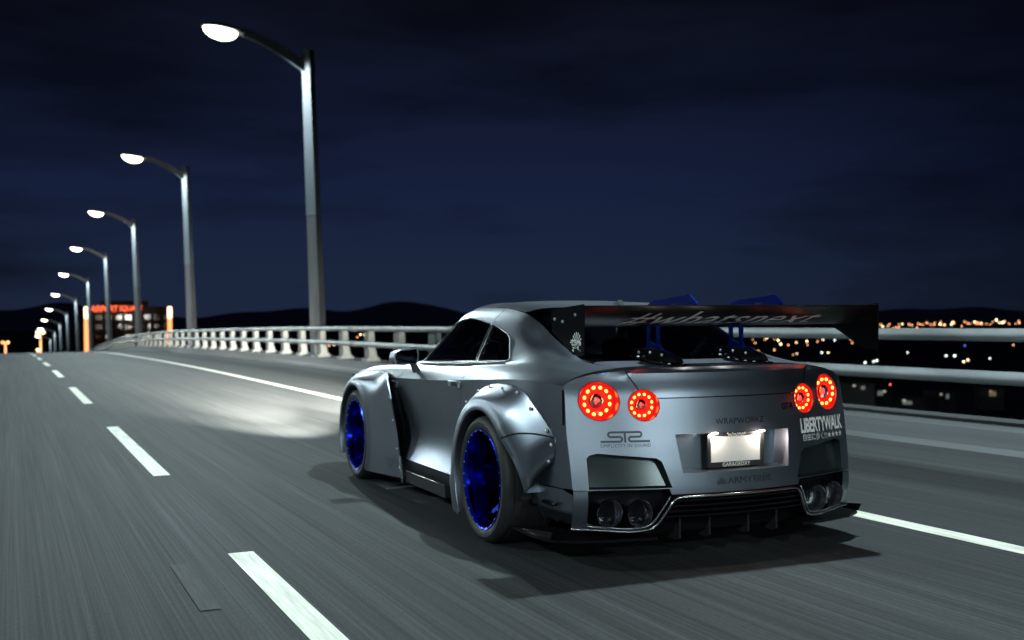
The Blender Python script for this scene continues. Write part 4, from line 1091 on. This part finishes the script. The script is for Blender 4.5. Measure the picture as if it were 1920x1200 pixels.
# ------------------------------------------------------------------ far surroundings
def ray(u, v): return _F + _R2 * (u - 960) / FPX - _U2 * (v - 600) / FPX
def at(u, v, dist):
    d = ray(u, v); return CAM + d / math.hypot(d[0], d[1]) * dist
GZ = -19.0
M_ground = mat('night_ground', (0.06, 0.068, 0.075), 0.9, noise=((.01, .01, .01), 4, 0.4))
gr = mesh('ground', [(-9000, -3000, GZ), (9000, -3000, GZ), (9000, 12000, GZ), (-9000, 12000, GZ)], [(0, 1, 2, 3)], M_ground); tag(gr, kind='structure')
V, Fc = [], []
az = np.linspace(math.radians(-20), math.radians(75), 240); D = 5200
ph = rng.random(8) * 6
hz = lambda a: 34 + 26 * math.sin(a * 7 + 1.0) + 20 * math.sin(a * 17 + ph[0]) + 9 * math.sin(a * 43 + ph[1]) + 5 * math.sin(a * 97 + ph[2])
for a in az:
    h = max(6, hz(a)) + (52 * math.exp(-((a - math.radians(19.0)) / .035)**2)) + 45 * math.exp(-((a - math.radians(2)) / .03)**2)
    sdir = np.array([math.sin(a), math.cos(a)])
    for dd, zz in ((D - 900, GZ - 2), (D - 350, GZ + (h + 19) * .55), (D, h), (D + 900, GZ - 2)):
        V.append((CAM[0] + sdir[0] * dd, CAM[1] + sdir[1] * dd, zz))
for i in range(len(az) - 1):
    for j in range(3): a = i * 4 + j; Fc.append((a, a + 1, a + 5, a + 4))
hl_ = mesh('hills', V, Fc, mat('hazed_hills', (0.45, 0.48, 0.60), 0.95, noise=((.01, .01, .02), 4, .3)), smooth=True); tag(hl_, kind='structure')  # pale blue base colour stands in for haze over the distance

# building with the red neon name
B0 = at(158, 640, 330); B1 = at(322, 640, 330)
bd = B1 - B0; bw = float(np.linalg.norm(bd[:2])); bang = math.atan2(bd[1], bd[0])
bld = empty('office_building', (B0[0], B0[1], GZ)); bld.rotation_euler = (0, 0, bang)
tag(bld, 'dark office block with glowing red neon name along its roof edge', 'building')
ztop = float(at(170, 571, 330)[2]) - GZ
bm = bmesh.new(); box(bm, (bw / 2, 9, (ztop - .6) / 2), (bw, 18, ztop - .6)); bmobj('wall', bm, mat('dark_facade', (.03, .028, .03), .7, noise=((.3, .3, .3), 3, .2)), bld)
bm = bmesh.new(); box(bm, (bw / 2 - 1, 9, ztop), (bw * .55, 10, 2.2)); bmobj('roof_plant', bm, mat('roof_plant', (.02, .02, .022), .8), bld)
M_wdark = mat('dark_pane', (.012, .013, .018), .1); M_wlit = mat('lit_pane', (.5, .5, .45), .4, emis=(1, .88, .7), estr=.55)
nwx = 9
for fl_ in range(6):
    zc_ = ztop - 3.6 - fl_ * 2.7
    for i in range(nwx):
        lit = fl_ in (2,) and i in (0, 1, 2, 6, 7, 8) or (fl_ == 2 and i == 4)
        bm = bmesh.new(); box(bm, (bw * (i + .5) / nwx, -.03, zc_), (bw / nwx * .62, .06, 1.3 if not lit else .9)); bmobj('window', bm, M_wlit if (lit and (i % 2 == 0 or i == 7)) else M_wdark, bld)
M_neon = mat('red_neon', (1, .1, .02), .4, emis=(1.0, .13, .045), estr=2.0); M_neonc = mat('neon_core', (1, .3, .1), .4, emis=(1.0, .22, .06), estr=6)
sc = 330 / FPX
for word, u0, u1 in (('AIRPORT', 173, 218), ('SQUARE', 226, 264)):
    V, Fc = text_geo(word, shear=.12); V = fit_text(V, (u1 - u0) * sc, 11 * sc)
    P = at((u0 + u1) / 2, 579, 330); lx = (P[0] - B0[0]) * math.cos(bang) + (P[1] - B0[1]) * math.sin(bang)
    bm = bmesh.new(); vv = [bm.verts.new((lx + a, -.5, P[2] - GZ + b)) for a, b in V]
    for f in Fc: bm.faces.new([vv[i] for i in f])
    r_ = bmesh.ops.extrude_face_region(bm, geom=bm.faces[:]); bmesh.ops.translate(bm, vec=(0, .45, 0), verts=[q for q in r_['geom'] if isinstance(q, bmesh.types.BMVert)])
    bmobj('neon_lettering', bm, M_neon, bld)
# floodlit orange pylons at either end of the block
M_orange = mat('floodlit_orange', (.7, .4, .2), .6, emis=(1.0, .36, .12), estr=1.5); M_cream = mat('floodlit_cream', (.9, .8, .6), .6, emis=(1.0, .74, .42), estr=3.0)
for u, w, l in ((164, 11, 'tall glowing orange pylon at the near corner of the office block'), (318, 7, 'slim glowing orange pylon by the far end of the office block')):
    D_ = 300; Pt = at(u, 575, D_); Pb = at(u, 660, D_); wd = w * D_ / FPX
    py_ = empty('lit_pylon', (Pt[0], Pt[1], GZ)); tag(py_, l, 'pylon')
    zt = Pt[2] - GZ; zb = Pb[2] - GZ
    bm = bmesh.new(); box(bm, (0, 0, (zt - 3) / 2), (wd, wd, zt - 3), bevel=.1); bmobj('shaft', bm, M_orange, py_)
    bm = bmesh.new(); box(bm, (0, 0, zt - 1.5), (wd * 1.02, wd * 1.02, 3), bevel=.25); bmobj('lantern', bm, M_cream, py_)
for u, v0, v1, D_, l in ((10, 641, 668, 230, 'short orange globe light beyond the crest at the road edge'), (76, 622, 662, 260, 'twin globe orange light beyond the crest by the lane dashes'), (71, 655, 668, 200, 'small pale globe light low behind the crest')):
    P = at(u, v0, D_); zg = float(zr(P[1])) if P[1] < 420 else GZ
    g_ = empty('globe_light', (P[0], P[1], zg)); tag(g_, l, 'light')
    q = D_ / FPX
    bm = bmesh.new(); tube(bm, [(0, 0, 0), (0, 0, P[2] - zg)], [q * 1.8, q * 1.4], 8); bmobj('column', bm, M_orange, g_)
    for dx in (-4.5, 4.0) if u != 71 else (0,):
        bm = bmesh.new(); bmesh.ops.create_uvsphere(bm, u_segments=12, v_segments=8, radius=q * (3.2 if u == 76 else 2.6)); bmesh.ops.translate(bm, vec=(dx * q, 0, P[2] - zg - q), verts=bm.verts); bmobj('globe', bm, M_cream if u != 10 else M_orange, g_, smooth=True)

# city in the valley: every light is a lamp on its own mast
CITY = {'orange': mat('city_orange', (1, .5, .2), .5, emis=(1, .42, .17), estr=3.6), 'warm': mat('city_warm', (1, .8, .5), .5, emis=(1, .70, .38), estr=6),
        'white': mat('city_white', (1, 1, .9), .5, emis=(.85, 1, .88), estr=4), 'blue': mat('city_blue', (.1, .2, 1), .5, emis=(.08, .16, 1), estr=4), 'red': mat('city_red', (1, .2, .2), .5, emis=(1, .16, .12), estr=5)}
M_mast = mat('mast_dark', (.03, .03, .03), .7)
pts = [(1411,637,'orange'),(1416,643,'orange'),(1434,637,'orange'),(1438,633,'warm'),(1452,636,'orange'),(1459,638,'warm'),(1464,645,'warm'),(1478,647,'orange'),(1493,642,'warm'),(1513,640,'warm'),(1514,647,'orange'),(1533,640,'orange'),(1543,637,'warm'),(1565,638,'white'),(1598,643,'orange'),(1596,637,'orange'),(1422,658,'orange'),(1452,656,'orange'),(1487,665,'orange'),(1494,663,'warm'),(1541,661,'white'),(1553,661,'warm'),
       (1702,661,'white'),(1774,667,'white'),(1790,667,'white'),(1807,678,'warm'),(1815,675,'warm'),(1809,648,'blue'),(1900,647,'orange'),(1622,680,'white'),(1638,678,'white'),(1644,676,'white'),(1669,721,'red'),(1856,672,'white'),
       (594,631,'warm'),(676,627,'warm'),(683,628,'warm'),(670,632,'orange'),(617,648,'orange'),(626,647,'warm')]
for u in np.arange(1642, 1920, 8.0):
    for _ in range(1 + (rng.random() < .45)):
        pts.append((u + rng.normal() * 4, 611.5 - (u - 1642) * .028 + rng.normal() * 2.6, 'orange' if rng.random() < .72 else 'warm'))
pts += [(1786,605,'warm'), (1868,600,'warm')]
COLN = {'orange': 'orange', 'warm': 'pale yellow', 'white': 'cold white', 'blue': 'blue', 'red': 'red'}
for u, v, c in pts:
    d = ray(u, v); sl = -d[2] / math.hypot(d[0], d[1]); D_ = min(2600, 10.5 / max(sl, .003))
    P = at(u, v, D_); q = D_ / FPX; r = q * (1.5 if c in ('orange', 'blue', 'red') else 2.0) * (.8 + .5 * rng.random()) * .62
    bm = bmesh.new(); bmesh.ops.create_uvsphere(bm, u_segments=8, v_segments=6, radius=r)
    me_faces = len(bm.faces); tube(bm, [(0, 0, GZ - P[2]), (0, 0, -r * .8)], q * .25, 5)
    for i, f in enumerate(bm.faces): f.material_index = 0 if i < me_faces else 1
    o = bmobj('city_light', bm, CITY[c]); o.data.materials.append(M_mast); o.location = P
    where = 'in the dense far row along the skyline' if v < 622 and u > 1640 else ('scattered on the valley floor beyond the railing' if u > 1300 else 'glinting between the railing posts ahead of the car')
    tag(o, '%s city light %s' % (COLN[c], where), 'city light', 'city lights, %s, %s' % (COLN[c], where.split()[0] + ' ' + where.split()[-1]))

# low lit yards seen under the lower rail
M_shed = mat('pale_shed', (.16, .17, .16), .7, noise=((.4, .4, .4), 3, .25)); M_shedroof = mat('shed_roof', (.07, .075, .075), .7)
sheds = [(1618, 726, 26, 'white'), (1650, 735, 30, 'white'), (1702, 752, 34, 'white'), (1776, 742, 18, 'white'), (1470, 700, 40, 'warm'), (1860, 735, 24, 'warm')]
for i, (u, v, wpx, c) in enumerate(sheds):
    D_ = 190 + 14 * i; P = at(u, v, D_); q = D_ / FPX
    t = empty('warehouse', (P[0], P[1], GZ)); t.rotation_euler = (0, 0, -YAW + .3 * math.sin(i * 2.1))
    tag(t, ['low pale shed with one bright doorway beside the red light', 'pale gabled shed lit by a broad doorway', 'long grey shed with slanting lit canopy', 'small square shed with a single lit window', 'wide shed under the wing with warm doorway', 'dark shed with warm doorway near the blue light'][i], 'warehouse')
    hh = P[2] - GZ + q * 6; W_ = wpx * q * 1.6
    bm = bmesh.new(); box(bm, (0, 4, hh / 2), (W_, 8, hh)); bmobj('wall', bm, M_shed, t)
    bm = bmesh.new(); prism(bm, [(-W_ / 2 - .3, hh + .02), (W_ / 2 + .3, hh + .02), (0, hh + W_ * .12)], -.4, 8.4, 'y'); bmobj('roof', bm, M_shedroof, t)
    bm = bmesh.new(); box(bm, (W_ * .12 * math.sin(i * 3.1), -.06, hh - q * (7 + i % 3)), (W_ * (.16 + .06 * (i % 3)), .1, q * (6 + 2 * (i % 2)))); bmobj('door', bm, mat('lit_door_' + c, (.8, .85, .75), .5, emis=CITY[c].node_tree.nodes['Principled BSDF'].inputs['Emission Color'].default_value[:3], estr=.10), t)
    for k_ in range(3):
        bm = bmesh.new(); box(bm, (W_ * (-.38 + .3 * k_ + .04 * math.sin(i + k_ * 2)), -.05, hh - q * (3.2 + (k_ * i) % 3)), (W_ * .10, .08, q * 2.2)); bmobj('window', bm, MATS['lit_pane'] if (i + k_) % 3 == 0 else M_wdark, t)
